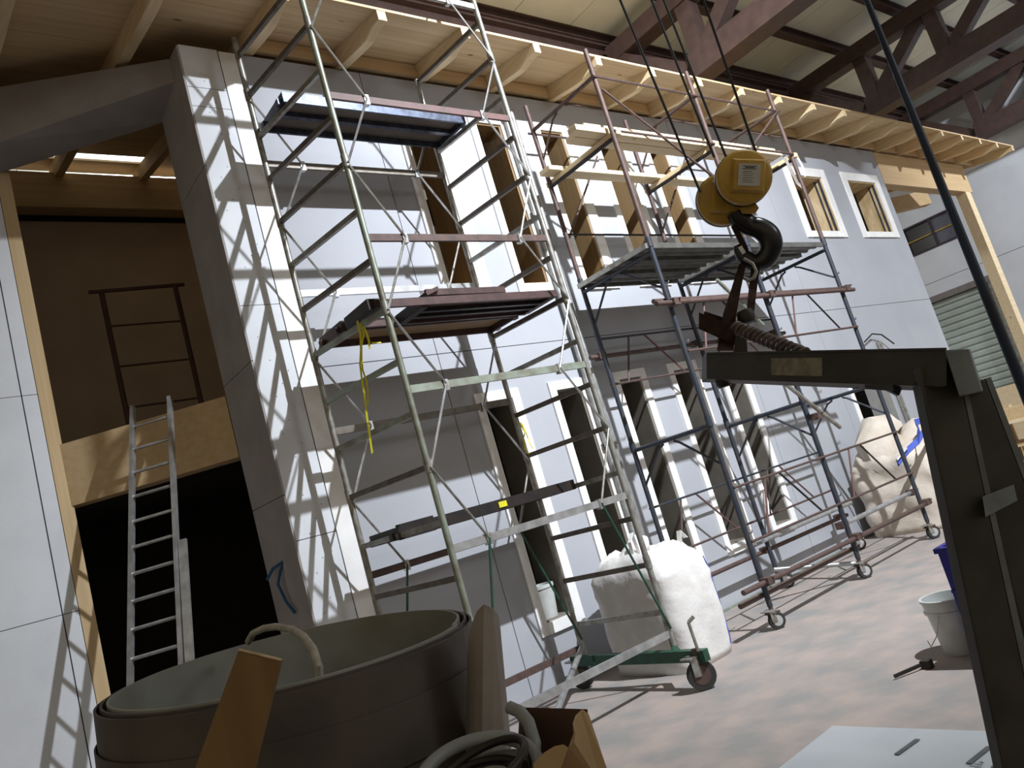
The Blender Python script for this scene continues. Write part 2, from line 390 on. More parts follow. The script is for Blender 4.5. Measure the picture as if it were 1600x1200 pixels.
# ------------------------------------------------------------------ timber roof with overhang
TY = 4.93
def zr(y): return 6.165+.19*(y-TY)            # underside of the boards
rf = thing('timber_roof', 'overhanging pine roof with shaped rafters and pale board edge on top of the house', 'roof', None, (0, TY, 6.2))
ys = [TY+.0]+[TY+.22*k for k in range(1, 22)]
for i, (a, b) in enumerate(zip(ys, ys[1:])):
    xs = [(-3.3, 19.75)]
    if i == 18: xs = [(-3.3, 1.30), (3.10, 3.40), (4.6, 19.75)]      # slot left open over the recess
    for x0, x1 in xs:
        MB().prism([(x0, a+.001-TY, zr(a)-6.2), (x0, b-.001-TY, zr(b)-6.2), (x0, b-.001-TY, zr(b)-6.175), (x0, a+.001-TY, zr(a)-6.175)], (x1-x0, 0, 0)).build('plank', M['pine'], rf)
prof = [(4.935, 0), (4.935, -.095), (5.00, -.10), (5.07, -.112), (5.14, -.14), (5.21, -.165), (5.30, -.175), (5.75, -.18), (9.46, -.18), (9.46, 0)]
raf = None
for k in range(-4, 18):
    x = 3.92+.926*k
    if raf is None:
        raf = MB().prism([(0, y-TY, zr(y)+d-.002-6.2) for y, d in prof], (.088, 0, 0)).build('rafter', M['piney'], rf); o = raf
    else: o = raf.copy(); COL.objects.link(o); o.parent = rf
    o.location = (x-.044, 0, 0)
# blocking between the rafters above the wall
for k in range(-1, 17):
    x = 3.92+.926*k+.046
    if x > 2.3: MB().prism([(x, FY-.02-TY, -.02), (x, FY+.03-TY, -.02), (x, FY+.03-TY, zr(FY)-6.205), (x, FY-.02-TY, zr(FY)-6.21)], (.832, 0, 0)).build('blocking', M['pine'], rf)

tag(MB().box(14.83, 19.0, FY, FY+.2, 5.48, 6.12).build('glulam_header', M['glulam']), 'deep pine header beam beyond the house corner, under the rafters', 'timber beam')
tag(MB().box(18.58, 18.86, FY+.0, FY+.2, 0, 5.479).build('timber_post', M['pale']), 'tall square pale timber post at the far end, in front of the white wall', 'timber post')
tag(MB().bar((14.83, 8.0, 6.35), (19.3, 8.0, 6.35), .2, .3).build('rear_beam', M['pale']), 'pale timber beam behind the house corner, lit on its face', 'timber beam')
tag(MB().bar((14.83, 9.3, 5.9), (20.5, 7.2, 6.15), .2, .36).build('rear_beam', M['glulam']), 'knotty sloping timber beam behind the house corner, above the far window', 'timber beam')
# diagonal beams across the recess
tb = MB().hexa([(1.17, 7.47, 2.70), (2.36, 6.455, 2.70), (2.36, 6.455, 3.235), (1.17, 7.47, 3.235)], [(1.27, 7.61, 2.70), (2.49, 6.60, 2.70), (2.49, 6.60, 3.235), (1.27, 7.61, 3.235)]).build('timber_beam', M['glulam'])
tag(tb, 'knotty yellow pine beam crossing the dark opening, behind the aluminium ladder', 'timber beam')
gb = MB().hexa([(2.362, 5.96, 5.91), (2.362, 5.96, 6.13), (1.24, 6.91, 6.33), (.30, 7.40, 6.5), (.30, 7.40, 5.5), (1.16, 6.90, 5.79)],
               [(2.40, 6.46, 5.84), (2.40, 6.46, 6.10), (1.60, 7.38, 6.30), (.60, 7.405, 6.5), (.60, 7.405, 5.5), (1.20, 7.40, 5.78)]).build('haunched_beam', M['beamgrey'])
tag(gb, 'grey clad tapering beam from the corner pillar to the left edge, under the roof', 'beam')
tag(MB().box(.9, 4.18, 9.25, 9.47, 6.42, 6.86).build('purlin_beam', M['pine']), 'dark timber beam along the top of the tan wall in the recess', 'timber beam')

# downpipe on the facade
dp = thing('downpipe', 'pair of slim pale vertical profiles on the facade, behind the rolling scaffold corner', 'pipe', None, (5.9, 5.7, 0))
for dx in (0, .11): MB().tube((dx-.1, 0, .02), (dx-.1, 0, 5.9), .028, n=8).build('profile', M['alu'], dp, True)
MB().box(-.15, .06, -.02, .055, 2.0, 2.04).box(-.15, .06, -.02, .055, 4.6, 4.64).build('bracket', M['alu'], dp)

# ------------------------------------------------------------------ left scaffold tower (narrow frames, knee braces)
LP = {'fl': (2.88, 4.50), 'bl': (2.74, 5.45), 'fr': (4.63, 4.50), 'br': (4.52, 5.45)}
def P3(k, z): return V((LP[k][0], LP[k][1], z))
ts = thing('scaffold_tower', 'tall slender scaffold tower of worn galvanised ladder frames, nearest to the camera on the left', 'scaffolding', None, (3.7, 5, 0))
off = V((3.7, 5, 0))
def tp(mb, name, mt, sm=True):
    bmesh.ops.translate(mb.bm, verts=mb.bm.verts, vec=-off); return mb.build(name, mt, ts, sm)
for k, zb, zt in (('fl', .28, 7.2), ('fr', .28, 7.2), ('bl', .28, 6.03), ('br', .28, 5.9)):
    cuts = [zb, .95, 2.08, 3.22, 4.36, 5.50, 6.6, 9]
    a = zb
    p = tp(MB().tube(P3(k, zb), P3(k, zt), .0245, n=10), 'post', M['galv'] if k != 'fl' else M['galvgreen'])
    for c in cuts[1:]:
        if c < zt:
            q = MB().tube(P3(k, c-.05)-off, P3(k, c+.05)-off, .029, n=10).build('sleeve', M['galv'], p, True)
for a, b in (('fl', 'bl'), ('fr', 'br')):
    for i in range(15):
        z = .55+.38*i
        mt = (M['galv'], M['dull_shaded_galv'], M['dull_shaded_galv'])[i % 3]
        if a == 'fl' and 4 < i < 8: mt = M['galvgreen']
        tp(MB().bar(P3(a, z), P3(b, z), .03, .04), 'rung', mt, False)
LZ = [.38, 1.50, 2.62, 3.76, 4.90, 6.02]
lm = {0: M['alu'], 1: M['alu'], 2: M['galvgreen'], 3: M['rust'], 4: M['redpaint'], 5: M['galv']}
for (a, b, front) in (('fl', 'fr', True), ('bl', 'br', False)):
    for i, z in enumerate(LZ):
        if not front and i == 5: continue
        zz = z if front else z-.03
        mt = lm[i] if front else (M['alu'] if i == 3 else (M['dull_shaded_galv'] if i > 1 else M['rust']))  # lit back ledger bright, unlit ones darkened by colour
        tp(MB().bar(P3(a, zz), P3(b, zz), .025, .055), 'ledger', mt, False)
        if i == 0: continue
        for f, k in ((.18, a), (.82, b)):
            pin = P3(a, zz).lerp(P3(b, zz), f)
            cl = MB().box(pin.x-.02, pin.x+.02, pin.y-.022, pin.y+.022, zz-.045, zz+.035)
            tp(cl, 'pin_plate', M['chrome'], False)
            for s_ in (1, -1):
                if i == 0 and s_ < 0: continue
                if i == 5 and s_ > 0 and not front: continue
                g = M['greenpaint'] if (i == 1 and s_ < 0) or i == 0 else (M['chrome'] if (i+s_) % 2 else M['galv'])
                tp(MB().tube(pin+V((0, -.02, 0)), P3(k, (zz+s_*.56) if not (i == 1 and s_ < 0) else .42)+V((0, -.03, 0)), .0095, n=6), 'brace', g)
# green outrigger with castor at the near right foot
gbm = MB().bar((4.52, 5.62, .24), (4.5, 4.08, .24), .06, .085, (0, 0, 1))
ob = tp(gbm, 'outrigger', M['greenpaint'], False)
tp(MB().bar((4.63, 4.5, .26), (4.5, 4.35, .26), .05, .05), 'outrigger_arm', M['greenpaint'], False)
tp(MB().bar((4.52, 5.45, .26), (4.5, 5.3, .26), .05, .05), 'outrigger_arm', M['greenpaint'], False)
tp(MB().tube((3.62, 4.95, .06), (4.5, 5.42, .36), .026), 'strut', M['alu'])
tp(MB().tube((2.88, 4.5, .02), (2.88, 4.5, .3), .018).box(2.8, 2.96, 4.42, 4.58, 0, .02), 'base_jack', M['rust'])
tp(MB().tube((2.74, 5.45, .02), (2.74, 5.45, .3), .018).box(2.66, 2.82, 5.37, 5.53, 0, .02), 'base_jack', M['rust'])
def castor(c, r, parent, origin, yaw=.5, col=None):
    ax = V((math.cos(yaw), math.sin(yaw), 0)); c = V(c)-V(origin); q = V((-ax.y, ax.x, 0))
    root = MB().bar(c+q*.03-ax*.035+V((0, 0, r*1.25)), c+q*.03-ax*.035, .05, .006, ax).bar(c+q*.03+ax*.035+V((0, 0, r*1.25)), c+q*.03+ax*.035, .05, .006, ax)
    root.box(c.x+q.x*.05-.05, c.x+q.x*.05+.05, c.y+q.y*.05-.05, c.y+q.y*.05+.05, c.z+r*1.2, c.z+r*1.32)
    f = root.build('castor_fork', M['galv'], parent)
    MB().lathe([(r*.7, -.026), (r*.96, -.026), (r, -.018), (r, .018), (r*.96, .026), (r*.7, .026)], c, ax, 20).build('tyre', M['rubber'], f, True)
    MB().lathe([(r*.2, -.03), (r*.62, -.028), (r*.62, .028), (r*.2, .03)], c, ax, 16).build('wheel_hub', col or M['wheelgrey'], f, True)
castor((4.47, 4.16, .108), .108, ts, off, .9, M['rust'])
tp(MB().tube((4.47, 4.16, .2), (4.47, 4.16, .3), .02), 'castor_stem', M['rust'])
tp(MB().tube((4.47, 4.12, .28), (4.44, 4.1, .5), .012).tube((4.44, 4.1, .5), (4.47, 4.06, .53), .014), 'handle', M['galv'])
castor((4.52, 5.56, .108), .108, ts, off, .5, M['rust'])

def steel_deck(name, label, x0, x1, y0, y1, z, frame, under, group=None, ribs=2):
    t = thing(name, label, 'scaffold deck', group, ((x0+x1)/2, (y0+y1)/2, z)); o = V(((x0+x1)/2, (y0+y1)/2, z))
    def p(mb, nm, mt): bmesh.ops.translate(mb.bm, verts=mb.bm.verts, vec=-o); return mb.build(nm, mt, t)
    h = .085
    p(MB().box(x0, x1, y0, y0+.02, z, z+h), 'side_rail', frame); p(MB().box(x0, x1, y1-.02, y1, z, z+h), 'side_rail', frame)
    p(MB().box(x0, x0+.03, y0+.02, y1-.02, z, z+h), 'end_rail', frame); p(MB().box(x1-.03, x1, y0+.02, y1-.02, z, z+h), 'end_rail', frame)
    p(MB().box(x0+.03, x1-.03, y0+.02, y1-.02, z+.055, z+h-.008), 'deck_board', under)
    for i in range(ribs):
        y = y0+(y1-y0)*(i+1)/(ribs+1); p(MB().box(x0+.03, x1-.03, y-.022, y+.022, z+.012, z+.054), 'rib', frame)
    for x in (x0-.03, x1):
        for y in (y0+.04, y1-.09): p(MB().box(x, x+.03, y, y+.05, z+.0, z+.05), 'hook', frame)
    return t
steel_deck('scaffold_deck', 'dusty blue-grey steel deck with dark ribs, highest in the nearest tower', 2.78, 4.55, 4.97, 5.42, 5.14, M['deckblue'], M['plydark'], ribs=1)
steel_deck('scaffold_deck', 'tan plywood scaffold deck at mid height in the nearest tower, at the wall side', 2.80, 4.53, 5.02, 5.42, 3.25, M['deckbrown'], M['plyunder'], ribs=0)
t = thing('hatch_deck', 'dark brown steel hatch deck, left part open, at mid height of the nearest tower', 'scaffold deck', None, (3.7, 4.76, 3.25))
o_ = V((3.7, 4.76, 3.25))
def hp(mb, nm, mt): bmesh.ops.translate(mb.bm, verts=mb.bm.verts, vec=-o_); mb.build(nm, mt, t)
hp(MB().box(2.84, 4.60, 4.55, 4.58, 3.25, 3.31), 'side_rail', M['deckbrown']); hp(MB().box(2.82, 4.58, 4.96, 4.99, 3.25, 3.31), 'side_rail', M['deckbrown'])
hp(MB().box(2.80, 2.90, 4.58, 4.96, 3.25, 3.33), 'end_rail', M['black']); hp(MB().box(4.54, 4.60, 4.58, 4.96, 3.25, 3.31), 'end_rail', M['deckbrown'])
hp(MB().box(3.28, 4.54, 4.58, 4.96, 3.28, 3.31), 'deck_board', M['deckbrown'])
hp(MB().box(3.28, 4.54, 4.70, 4.74, 3.25, 3.28), 'rib', M['black']); hp(MB().box(3.28, 4.54, 4.82, 4.86, 3.25, 3.28), 'rib', M['black'])
hp(MB().box(3.24, 3.30, 4.58, 4.96, 3.24, 3.32), 'rib', M['black'])
hp(MB().bar((3.32, 4.6, 3.36), (4.1, 4.62, 3.36), .03, .05).bar((3.3, 4.62, 3.34), (3.42, 4.62, 3.38), .12, .03), 'lid_edge', M['deckbrown'])
t = steel_deck('scaffold_deck', 'low scaffold deck seen edge-on with black side and yellow sticker, in the nearest tower', 2.80, 4.56, 4.98, 5.42, 1.665, M['black'], M['plyunder'], ribs=1)
MB().box(3.72-3.68, 3.80-3.68, 4.972-5.2, 4.979-5.2, .02, .065).build('sticker', M['yellowtape'], t)
MB().box(2.79-3.68, 3.1-3.68, 4.955-5.2, 4.978-5.2, -.01, .10).build('end_plate', M['black'], t)
# yellow tapes
def tape(pts, label, wd=.014):
    mb = MB().ribbon(pts, (.7, -.7, .1), wd, .003)
    return mb
def wig(p, q, n, a):
    p, q = V(p), V(q); return [p.lerp(q, i/n)+V((random.uniform(-a, a), random.uniform(-a, a), 0))*(1 if 0 < i < n else 0) for i in range(n+1)]
mb = tape(wig((2.80, 4.78, 3.24), (2.66, 4.80, 2.28), 9, .018), ''); mb.ribbon(wig((2.82, 4.78, 3.22), (2.72, 4.80, 2.62), 7, .02), (.7, -.7, 0), .012, .003)
mb.ribbon(wig((2.84, 4.76, 3.24), (2.83, 4.76, 3.02), 4, .02), (.7, -.7, 0), .016, .003).ribbon([(2.86, 4.76, 3.06), (2.92, 4.74, 3.05)], (0, .3, 1), .01, .003)
tag(mb.build('barrier_tape', M['yellowtape']), 'long strip of yellow tape hanging from the left end of the mid-height deck', 'tape')
mb = tape(wig((4.53, 5.42, 2.38), (4.5, 5.38, 2.08), 6, .02), ''); mb.ribbon(wig((4.55, 5.42, 2.38), (4.56, 5.38, 2.12), 5, .02), (.7, -.7, 0), .01, .003)
tag(mb.build('barrier_tape', M['yellowtape']), 'short knot of yellow tape tied to a back post above the low deck', 'tape')

# ------------------------------------------------------------------ right mobile scaffold
FX = (5.95, 7.58, 9.24)
ms = thing('mobile_scaffold', 'wide two-bay rolling scaffold of dark and rusty tubes standing by the facade windows', 'scaffolding', None, (7.6, 5, 0))
o2 = V((7.6, 5, 0))
def mp(mb, name, mt, sm=True):
    bmesh.ops.translate(mb.bm, verts=mb.bm.verts, vec=-o2); return mb.build(name, mt, ms, sm)
for x in FX:
    for y in (4.5, 5.5):
        mp(MB().tube((x, y, .2), (x, y, 3.70), .025, n=10), 'post', M['darktube'])
        mp(MB().tube((x, y, 3.70), (x, y, 5.82), .025, n=10), 'post', M['rust'])
        for z in (1.92, 3.72): mp(MB().tube((x, y, z-.05), (x, y, z+.05), .031, n=10), 'sleeve', M['darktube'])
        castor((x, y-.02 if y < 5 else y-.1, .075), .075, ms, o2, .9+.2*random.random())
        mp(MB().tube((x, y, .1), (x, y, .25), .02).box(x-.05, x+.05, y-.05, y+.05, .135, .15), 'castor_stem', M['rust'], False)
    for z, mt in ((1.88, M['darktube']), (3.62, M['darktube']), (5.52, M['rust'])):
        mp(MB().tube((x, 4.5, z), (x, 5.5, z), .022), 'cross_tube', mt)
        mp(MB().sweep([(x, 4.52, z-.36), (x, 4.60, z-.30), (x, 4.90, z-.06), (x, 4.96, z-.03)], .012, 6), 'knee_brace', mt)
        mp(MB().sweep([(x, 5.48, z-.36), (x, 5.42, z-.30), (x, 5.18, z-.06), (x, 5.10, z-.03)], .012, 6), 'knee_brace', mt)
    mp(MB().tube((x, 4.5, 4.84), (x, 5.5, 4.84), .022), 'cross_tube', M['black'])
    for z in (.85, 2.7, 3.3): mp(MB().sweep([(x+.03, 4.5, z), (x+.09, 4.5, z), (x+.10, 4.5, z+.02)], .006, 5), 'rail_hook', M['darktube'])
for y in (4.47, 5.53):
    for x0, x1 in zip(FX, FX[1:]):
        for (za, zb, mt) in ((.78, 1.28, M['rust']), (2.60, 3.10, M['rust'])):
            mp(MB().tube((x0, y, zb), (x1, y, zb), .013, n=6), 'guard_rail', mt if y < 5 else M['darktube'])
            mp(MB().tube((x0, y, za), (x1, y, za), .013, n=6), 'guard_rail', mt)
            mp(MB().tube((x0+.5, y, zb), (x0+.28, y, za), .011, n=6), 'rail_strut', M['redpaint'] if y < 5 else M['rust'])
            mp(MB().tube((x0+.75, y, zb), (x0+1.25, y, za), .011, n=6), 'rail_strut', M['black'] if y < 5 else M['redpaint'])
    mp(MB().tube((FX[0]-.05, y, 5.50), (FX[2]+.05, y, 5.50), .013, n=6), 'guard_rail', M['rust'])
    mp(MB().tube((FX[0], y, 4.9 if y < 5 else 4.30), (FX[2], y, 4.9 if y < 5 else 4.30), .012, n=6), 'guard_rail', M['rust'] if y < 5 else M['black'])
def coupler(x, y, z):
    mb = MB().box(x-.045, x+.045, y-.045, y+.045, z-.035, z+.035); mb.tube((x+.03, y-.07, z+.02), (x+.03, y+.06, z+.02), .009).tube((x-.05, y-.03, z-.01), (x+.07, y-.03, z-.01), .009)
    mp(mb, 'coupler', M['rust'], False)
def ltube(p, q, mt, r=.0242, cps=(), nm='long_tube'):
    mp(MB().tube(p, q, r, n=10), nm, mt)
    for x in cps: coupler(x, (p[1]+4.5*0+p[1])/2, p[2])
ltube((5.58, 4.445, .42), (9.36, 4.445, .40), M['rust'], cps=FX)
ltube((5.62, 4.555, .30), (7.75, 4.555, .30), M['rust'])
ltube((7.55, 4.555, .56), (9.36, 4.555, .56), M['alu'], cps=FX[1:])
ltube((5.69, 4.445, 3.08), (9.43, 4.445, 3.06), M['rust'], cps=FX)
ltube((5.80, 4.555, 3.14), (9.40, 4.555, 3.12), M['rust'])
ltube((5.65, 5.555, .44), (9.45, 5.555, .42), M['rust'], cps=FX)
ltube((7.45, 5.445, .56), (9.45, 5.445, .56), M['alu'])
ltube((5.80, 5.555, 2.92), (9.5, 5.555, 2.90), M['rust'], cps=FX)
ltube((7.0, 4.39, 2.26), (7.92, 4.39, 1.52), M['galv'], r=.022); coupler(7.62, 4.43, 1.70)
ltube((7.0, 4.62, 3.35), (7.55, 4.62, 2.8), M['galvgreen'], r=.02, nm='brace'); 
ltube((5.97, 4.47, 5.36), (7.55, 4.47, 4.35), M['rust'], r=.013, nm='brace'); ltube((9.24, 4.47, 5.5), (8.0, 4.47, 4.7), M['rust'], r=.013, nm='brace')
ltube((5.97, 5.53, 4.2), (6.9, 5.53, 5.3), M['rust'], r=.011, nm='brace'); ltube((7.58, 5.53, 4.3), (8.6, 5.53, 5.4), M['redpaint'], r=.011, nm='brace')
ltube((7.62, 4.5, .15), (7.0, 5.1, .32), M['alu'], r=.022, nm='brace')
# ribbed galvanised decks
deckm = mat('ribbed_galvanised_deck', (.20, .20, .185), (.13, .125, .11), .45, .6, scale=9)
for (x0, x1, lab) in ((5.90, 7.54, 'ribbed galvanised deck of the rolling scaffold, left bay'), (7.60, 9.20, 'ribbed galvanised deck of the rolling scaffold, right bay behind the black hook')):
    t = thing('metal_deck', lab, 'scaffold deck', 'ribbed decks of the rolling scaffold', ((x0+x1)/2, 5, 3.66)); c = (x0+x1)/2
    for i in range(3):
        y = 4.50+i*.335
        mb = MB(); pr = [(0, .055), (0, 0), (.025, 0), (.025, .04), (.08, .04), (.09, .02), (.12, .02), (.13, .04), (.20, .04), (.21, .02), (.24, .02), (.25, .04), (.30, .04), (.30, 0), (.325, 0), (.325, .055)]
        mb.prism([(x0-c, y-5+a, b+.002) for a, b in pr], (x1-x0, 0, 0)); mb.build('deck_plank', deckm, t)
    MB().box(x0-c-.02, x0-c, -.5, .5, .0, .05).build('end_profile', M['galv'], t)
# timber planks and bearers on top
for i, x in enumerate(FX):
    tag(MB().bar((x+.045, 4.46, 4.89), (x+.045, 5.56, 4.89), .07, .055).build('timber_bearer', M['piney']), ('short timber bearer under the planks, above the left end of the metal deck', 'short timber bearer under the planks, in the middle behind the ropes', 'short timber bearer under the planks, at the right scaffold posts')[i], 'timber')
k = 0
for (x0, x1, y0, y1, z0, z1, lab) in (
    (5.52, 9.15, 4.56, 4.68, 4.925, 4.985, 'front timber plank on top of the rolling scaffold, outermost'),
    (5.62, 9.16, 4.69, 4.82, 4.925, 4.985, 'pale timber plank lying just behind the outermost top plank'),
    (5.70, 9.10, 4.60, 4.72, 4.99, 5.04, 'pale timber plank stacked on the two front top planks'),
    (5.78, 9.30, 5.28, 5.44, 4.925, 4.975, 'long pale plank at the wall side of the rolling scaffold top')):
    tag(MB().box(x0, x1, y0, y1, z0, z1).build('timber_plank', M['pale'], bevel=.004), lab, 'plank')
t = thing('plastic_wrap', 'torn grey plastic strips hanging from the right scaffold post near the square windows', 'plastic strip', None, (9.3, 4.5, 4.9))
MB().ribbon([(-.25, 0, -.02), (-.2, .0, -.2), (-.12, .02, -.38), (-.05, .0, -.46)], (1, -.3, .3), .05, .004).build('strip', M['shell'], t)
MB().ribbon([(.0, -.03, 0), (.05, -.03, -.16), (.03, -.03, -.3)], (1, -.3, .2), .03, .004).build('strip', M['white'], t)

# ------------------------------------------------------------------ ladder, rail frame, cords
t = thing('aluminium_ladder', 'tall aluminium ladder leaning on the pine beam in the dark opening', 'ladder', None, (1.3, 6.2, 0))
lo_ = V((1.3, 6.2, 0))
A0, A1 = V((1.72, 6.80, 3.33)), V((1.21, 6.31, 1.24)); B0, B1 = V((1.96, 6.59, 3.32)), V((1.50, 6.06, 1.27))
def ext(a, b, z): return a+(b-a)*((a.z-z)/(a.z-b.z))
Af, Bf = ext(A0, A1, .02), ext(B0, B1, .02)
sd = (B0-A0).normalized()
for a, b in ((A0, Af), (B0, Bf)): MB().bar(a-lo_, b-lo_, .05, .028, sd).build('side_rail', M['alu'], t)
for i in range(16):
    f = (3.17-i*.196-.02)
    MB().tube(ext(A0, A1, f)-lo_, ext(B0, B1, f)-lo_, .013).build('rung', M['alu'], t, True)
MB().bar(ext(B0, B1, 2.12)+sd*.05-lo_, ext(B0, B1, .3)+sd*.07-lo_, .025, .06, sd).build('support_rail', M['alu'], t)
t = thing('rail_frame', 'dark red steel rail frame with three cross bars standing on the upper floor', 'rail frame', None, (2.45, 8.5, 3.2))
q = V((2.45, 8.5, 3.2))
def rp(a, b, r, nm): MB().tube(V(a)-q, V(b)-q, r).build(nm, M['redpaint'], t, True)
rp((1.96, 8.5, 5.05), (2.94, 8.5, 5.10), .022, 'top_rail')
rp((2.08, 8.5, 3.2), (2.08, 8.5, 5.05), .028, 'post'); rp((2.84, 8.5, 3.2), (2.84, 8.5, 5.09), .028, 'post')
for z in (4.66, 4.21, 3.76): rp((2.08, 8.5, z), (2.84, 8.5, z+.01), .011, 'cross_bar')
rp((2.10, 8.48, 4.66), (2.05, 8.46, 4.85), .005, 'latch'); rp((2.82, 8.48, 4.66), (2.83, 8.46, 4.87), .005, 'latch')
mb = MB().sweep([(2.30, 6.30, 1.66), (2.33, 6.2, 1.73), (2.37, 6.05, 1.76), (2.345, 6.1, 1.70), (2.32, 6.15, 1.6), (2.335, 6.1, 1.45), (2.34, 6.0, 1.36)], .012, 6)
tag(mb.build('rope', M['bluecord'], smooth=True), 'blue cord tied at the shaded side of the white corner pillar', 'rope')
t = thing('pail', 'white plastic pail standing on the sill of the first tall lower window', 'bucket', None, (4.60, 5.90, .619))
MB().lathe([(.10, 0), (.13, .27), (.138, .27), (.138, .30), (.12, .30), (.118, .28), (.09, .02)], (0, 0, 0)).build('body', M['bucket'], t, True)

# ------------------------------------------------------------------ big bags
def bag(name, label, c, sx, sy, h, mt, seed, sag=.08, parts=None):
    t = thing(name, label, 'bulk bag', None, (c[0], c[1], 0))
    bm = bmesh.new(); bmesh.ops.create_cube(bm, size=2)
    bmesh.ops.subdivide_edges(bm, edges=bm.edges, cuts=15, use_grid_fill=True)
    rnd = V((seed*3.1, seed*1.7, seed))
    for v in bm.verts:
        p = v.co.copy(); z = (p.z+1)/2
        e = 5.0; l = (abs(p.x)**e+abs(p.y)**e)**(1/e) or 1
        m_ = max(abs(p.x), abs(p.y)); r = 1 if l == 0 else m_/l
        bul = 1+.05*math.sin(z*PI)
        top = 1-max(0, (z-.82))/.18*.28*(1 if z > .82 else 0)
        x = p.x*r*bul*top*sx/2; y = p.y*r*bul*top*sy/2
        zz = h*z
        if z > .8: zz -= sag*(1-m_)*1.5*((z-.8)/.2)-.0
        n = noise.noise_vector(V((x, y, zz))*3.2+rnd)*(.085 if seed > 5 else .022)+noise.noise_vector(V((x, y, zz*1.6))*8+rnd)*.012*(.6+2.0*z*z)
        if z < .03: n.z = 0; zz = 0
        cr = noise.noise(V((x*14, y*14, zz*3))+rnd)*.03*max(0, z-.7)/.3
        v.co = V((x, y, max(zz, 0)))+n*min(1, z*6+.1)+V((0, 0, cr))
        v.co.z = max(v.co.z, .002)
    me = bpy.data.meshes.new('body'); bm.to_mesh(me); bm.free(); me.materials.append(mt)
    for p in me.polygons: p.use_smooth = True
    o = bpy.data.objects.new('body', me); COL.objects.link(o); o.parent = t
    return t
b1 = bag('bulk_bag', 'full white woven bulk bag standing behind the near scaffold castor', (5.12, 5.02), .66, .92, 1.0, M['bag'], 3)
bd = b1.children[0]
def snap(p):
    p = V(p); q = min((v.co for v in bd.data.vertices), key=lambda c: (c-p).length); return q+V((q.x, q.y, 0)).normalized()*.004
MB().sweep([snap((.33, -.46, z)) for z in (.80, .68, .56, .44, .32, .20, .10, .03)], .006, 5).build('seam', M['bluestrap'], b1)
MB().ribbon([(-.20, -.1, .9), (-.22, -.12, 1.10), (-.16, -.12, 1.17), (-.12, -.1, .95)], (0, 1, 0), .04, .005).build('lifting_loop', M['white'], b1)
MB().ribbon([(.15, -.32, .92), (.18, -.34, 1.07), (.24, -.34, 1.0)], (0, 1, 0), .05, .005).build('lifting_loop', M['white'], b1)
tuft = MB().sweep([(-.12, .02, .86), (-.1, .0, .98), (-.04, -.05, 1.05), (.03, -.06, 1.03)], [.16, .12, .09, .05], 10)
for v in tuft.bm.verts: v.co += noise.noise_vector(v.co*9)*.05
tuft.build('gathered_top', M['bag'], b1, True)
b2 = bag('bulk_bag', 'creased cream bulk bag with blue straps at the far end of the rolling scaffold', (10.35, 5.02), 1.05, 1.15, 1.12, M['bagdirty'], 8)
tuft = MB().sweep([(-.15, .15, 1.0), (-.2, .18, 1.2), (-.12, .1, 1.36), (.05, .02, 1.38)], [.34, .30, .24, .12], 12)
for v in tuft.bm.verts: v.co += noise.noise_vector(v.co*6)*.09
tuft.build('gathered_top', M['bagdirty'], b2, True)
tuft = MB().sweep([(.15, -.2, 1.0), (.2, -.2, 1.2), (.25, -.2, 1.32)], [.36, .26, .10], 12)
for v in tuft.bm.verts: v.co += noise.noise_vector(v.co*6)*.09
tuft.build('gathered_top', M['bagdirty'], b2, True)
def B2(a, b, d=9.62):
    r = Rt*((a-800)/1224.34)-Up*((b-600)/1224.34)+Fw
    return V((0, 0, 1.6))+r*(d/r.dot(F0))-V((10.35, 5.02, 0))
MB().ribbon([B2(1402, 724), B2(1419, 703), B2(1434, 689), B2(1436, 670), B2(1430, 660, 9.8), B2(1440, 657, 9.9)], (.5, .2, .6), .10, .008).build('blue_strap', M['bluestrap'], b2)
MB().ribbon([B2(1434, 690), B2(1442, 676), B2(1452, 664, 9.7), B2(1462, 660, 9.8)], (.3, .2, .8), .08, .008).build('blue_strap', M['bluestrap'], b2)
MB().ribbon([B2(1400, 721, 9.6), B2(1417, 700, 9.6)], (.5, .2, .6), .03, .009).build('strap_edge', M['whitestrap'], b2)

# ------------------------------------------------------------------ crane block with hook and slings
hb = thing('hook_block', 'yellow crane block with two round sheave covers hanging on black ropes', 'crane block', None, (2.93, 1.72, 2.62))
ho = V((2.93, 1.72, 2.62))
def D0(px, py, dep): return V((0, 0, 1.6))+(Rt*((px-800)/1224.34)-Up*((py-600)/1224.34)+Fw)*dep
fc = D0(1163, 277, 3.05)-ho; bc = D0(1131, 311, 3.20)-ho
axd = (-(fc+ho-V((0, 0, 1.6))).normalized()+Rt*.22+Up*.20).normalized()
rad = .107
for c, s_, nm in ((fc, 1, 'sheave_cover'), (bc, -1, 'sheave_cover')):
    o = MB().lathe([(rad*.9, -.022), (rad, -.020), (rad, .006), (rad*.95, .015), (rad*.88, .019), (.002, .022)], c, axd if s_ > 0 else axd, 40).build(nm, M['yellow'], hb, True)
    MB().lathe([(rad*.9, -.040), (rad*1.025, -.038), (rad*1.025, -.022), (rad*.9, -.0225)], c, axd, 40).build('rim', M['hookm'], o, True)
    u = axd.cross(V((0, 0, 1))).normalized()*-1; vv = u.cross(axd).normalized(); 
    rt = Rt; u = (Rt-axd*Rt.dot(axd)).normalized(); u = (u*math.cos(-.05)+axd.cross(u)*math.sin(-.05)); vv = axd.cross(u)
    cc = c+axd*.022+u*.008
    def sq(h, s): return [cc+axd*h+u*s*i+vv*s*j for i, j in ((-1, -1), (1, -1), (1, 1), (-1, 1))]
    MB().hexa(sq(0, .066), sq(.022, .056)).build('boss', M['yellow'], o)
    if s_ > 0:
        pl_ = MB().hexa(sq(.0225, .042), sq(.0245, .042)).build('data_plate', M['plate'], o)
mb = MB(); cc = fc+axd*.022+u*.008
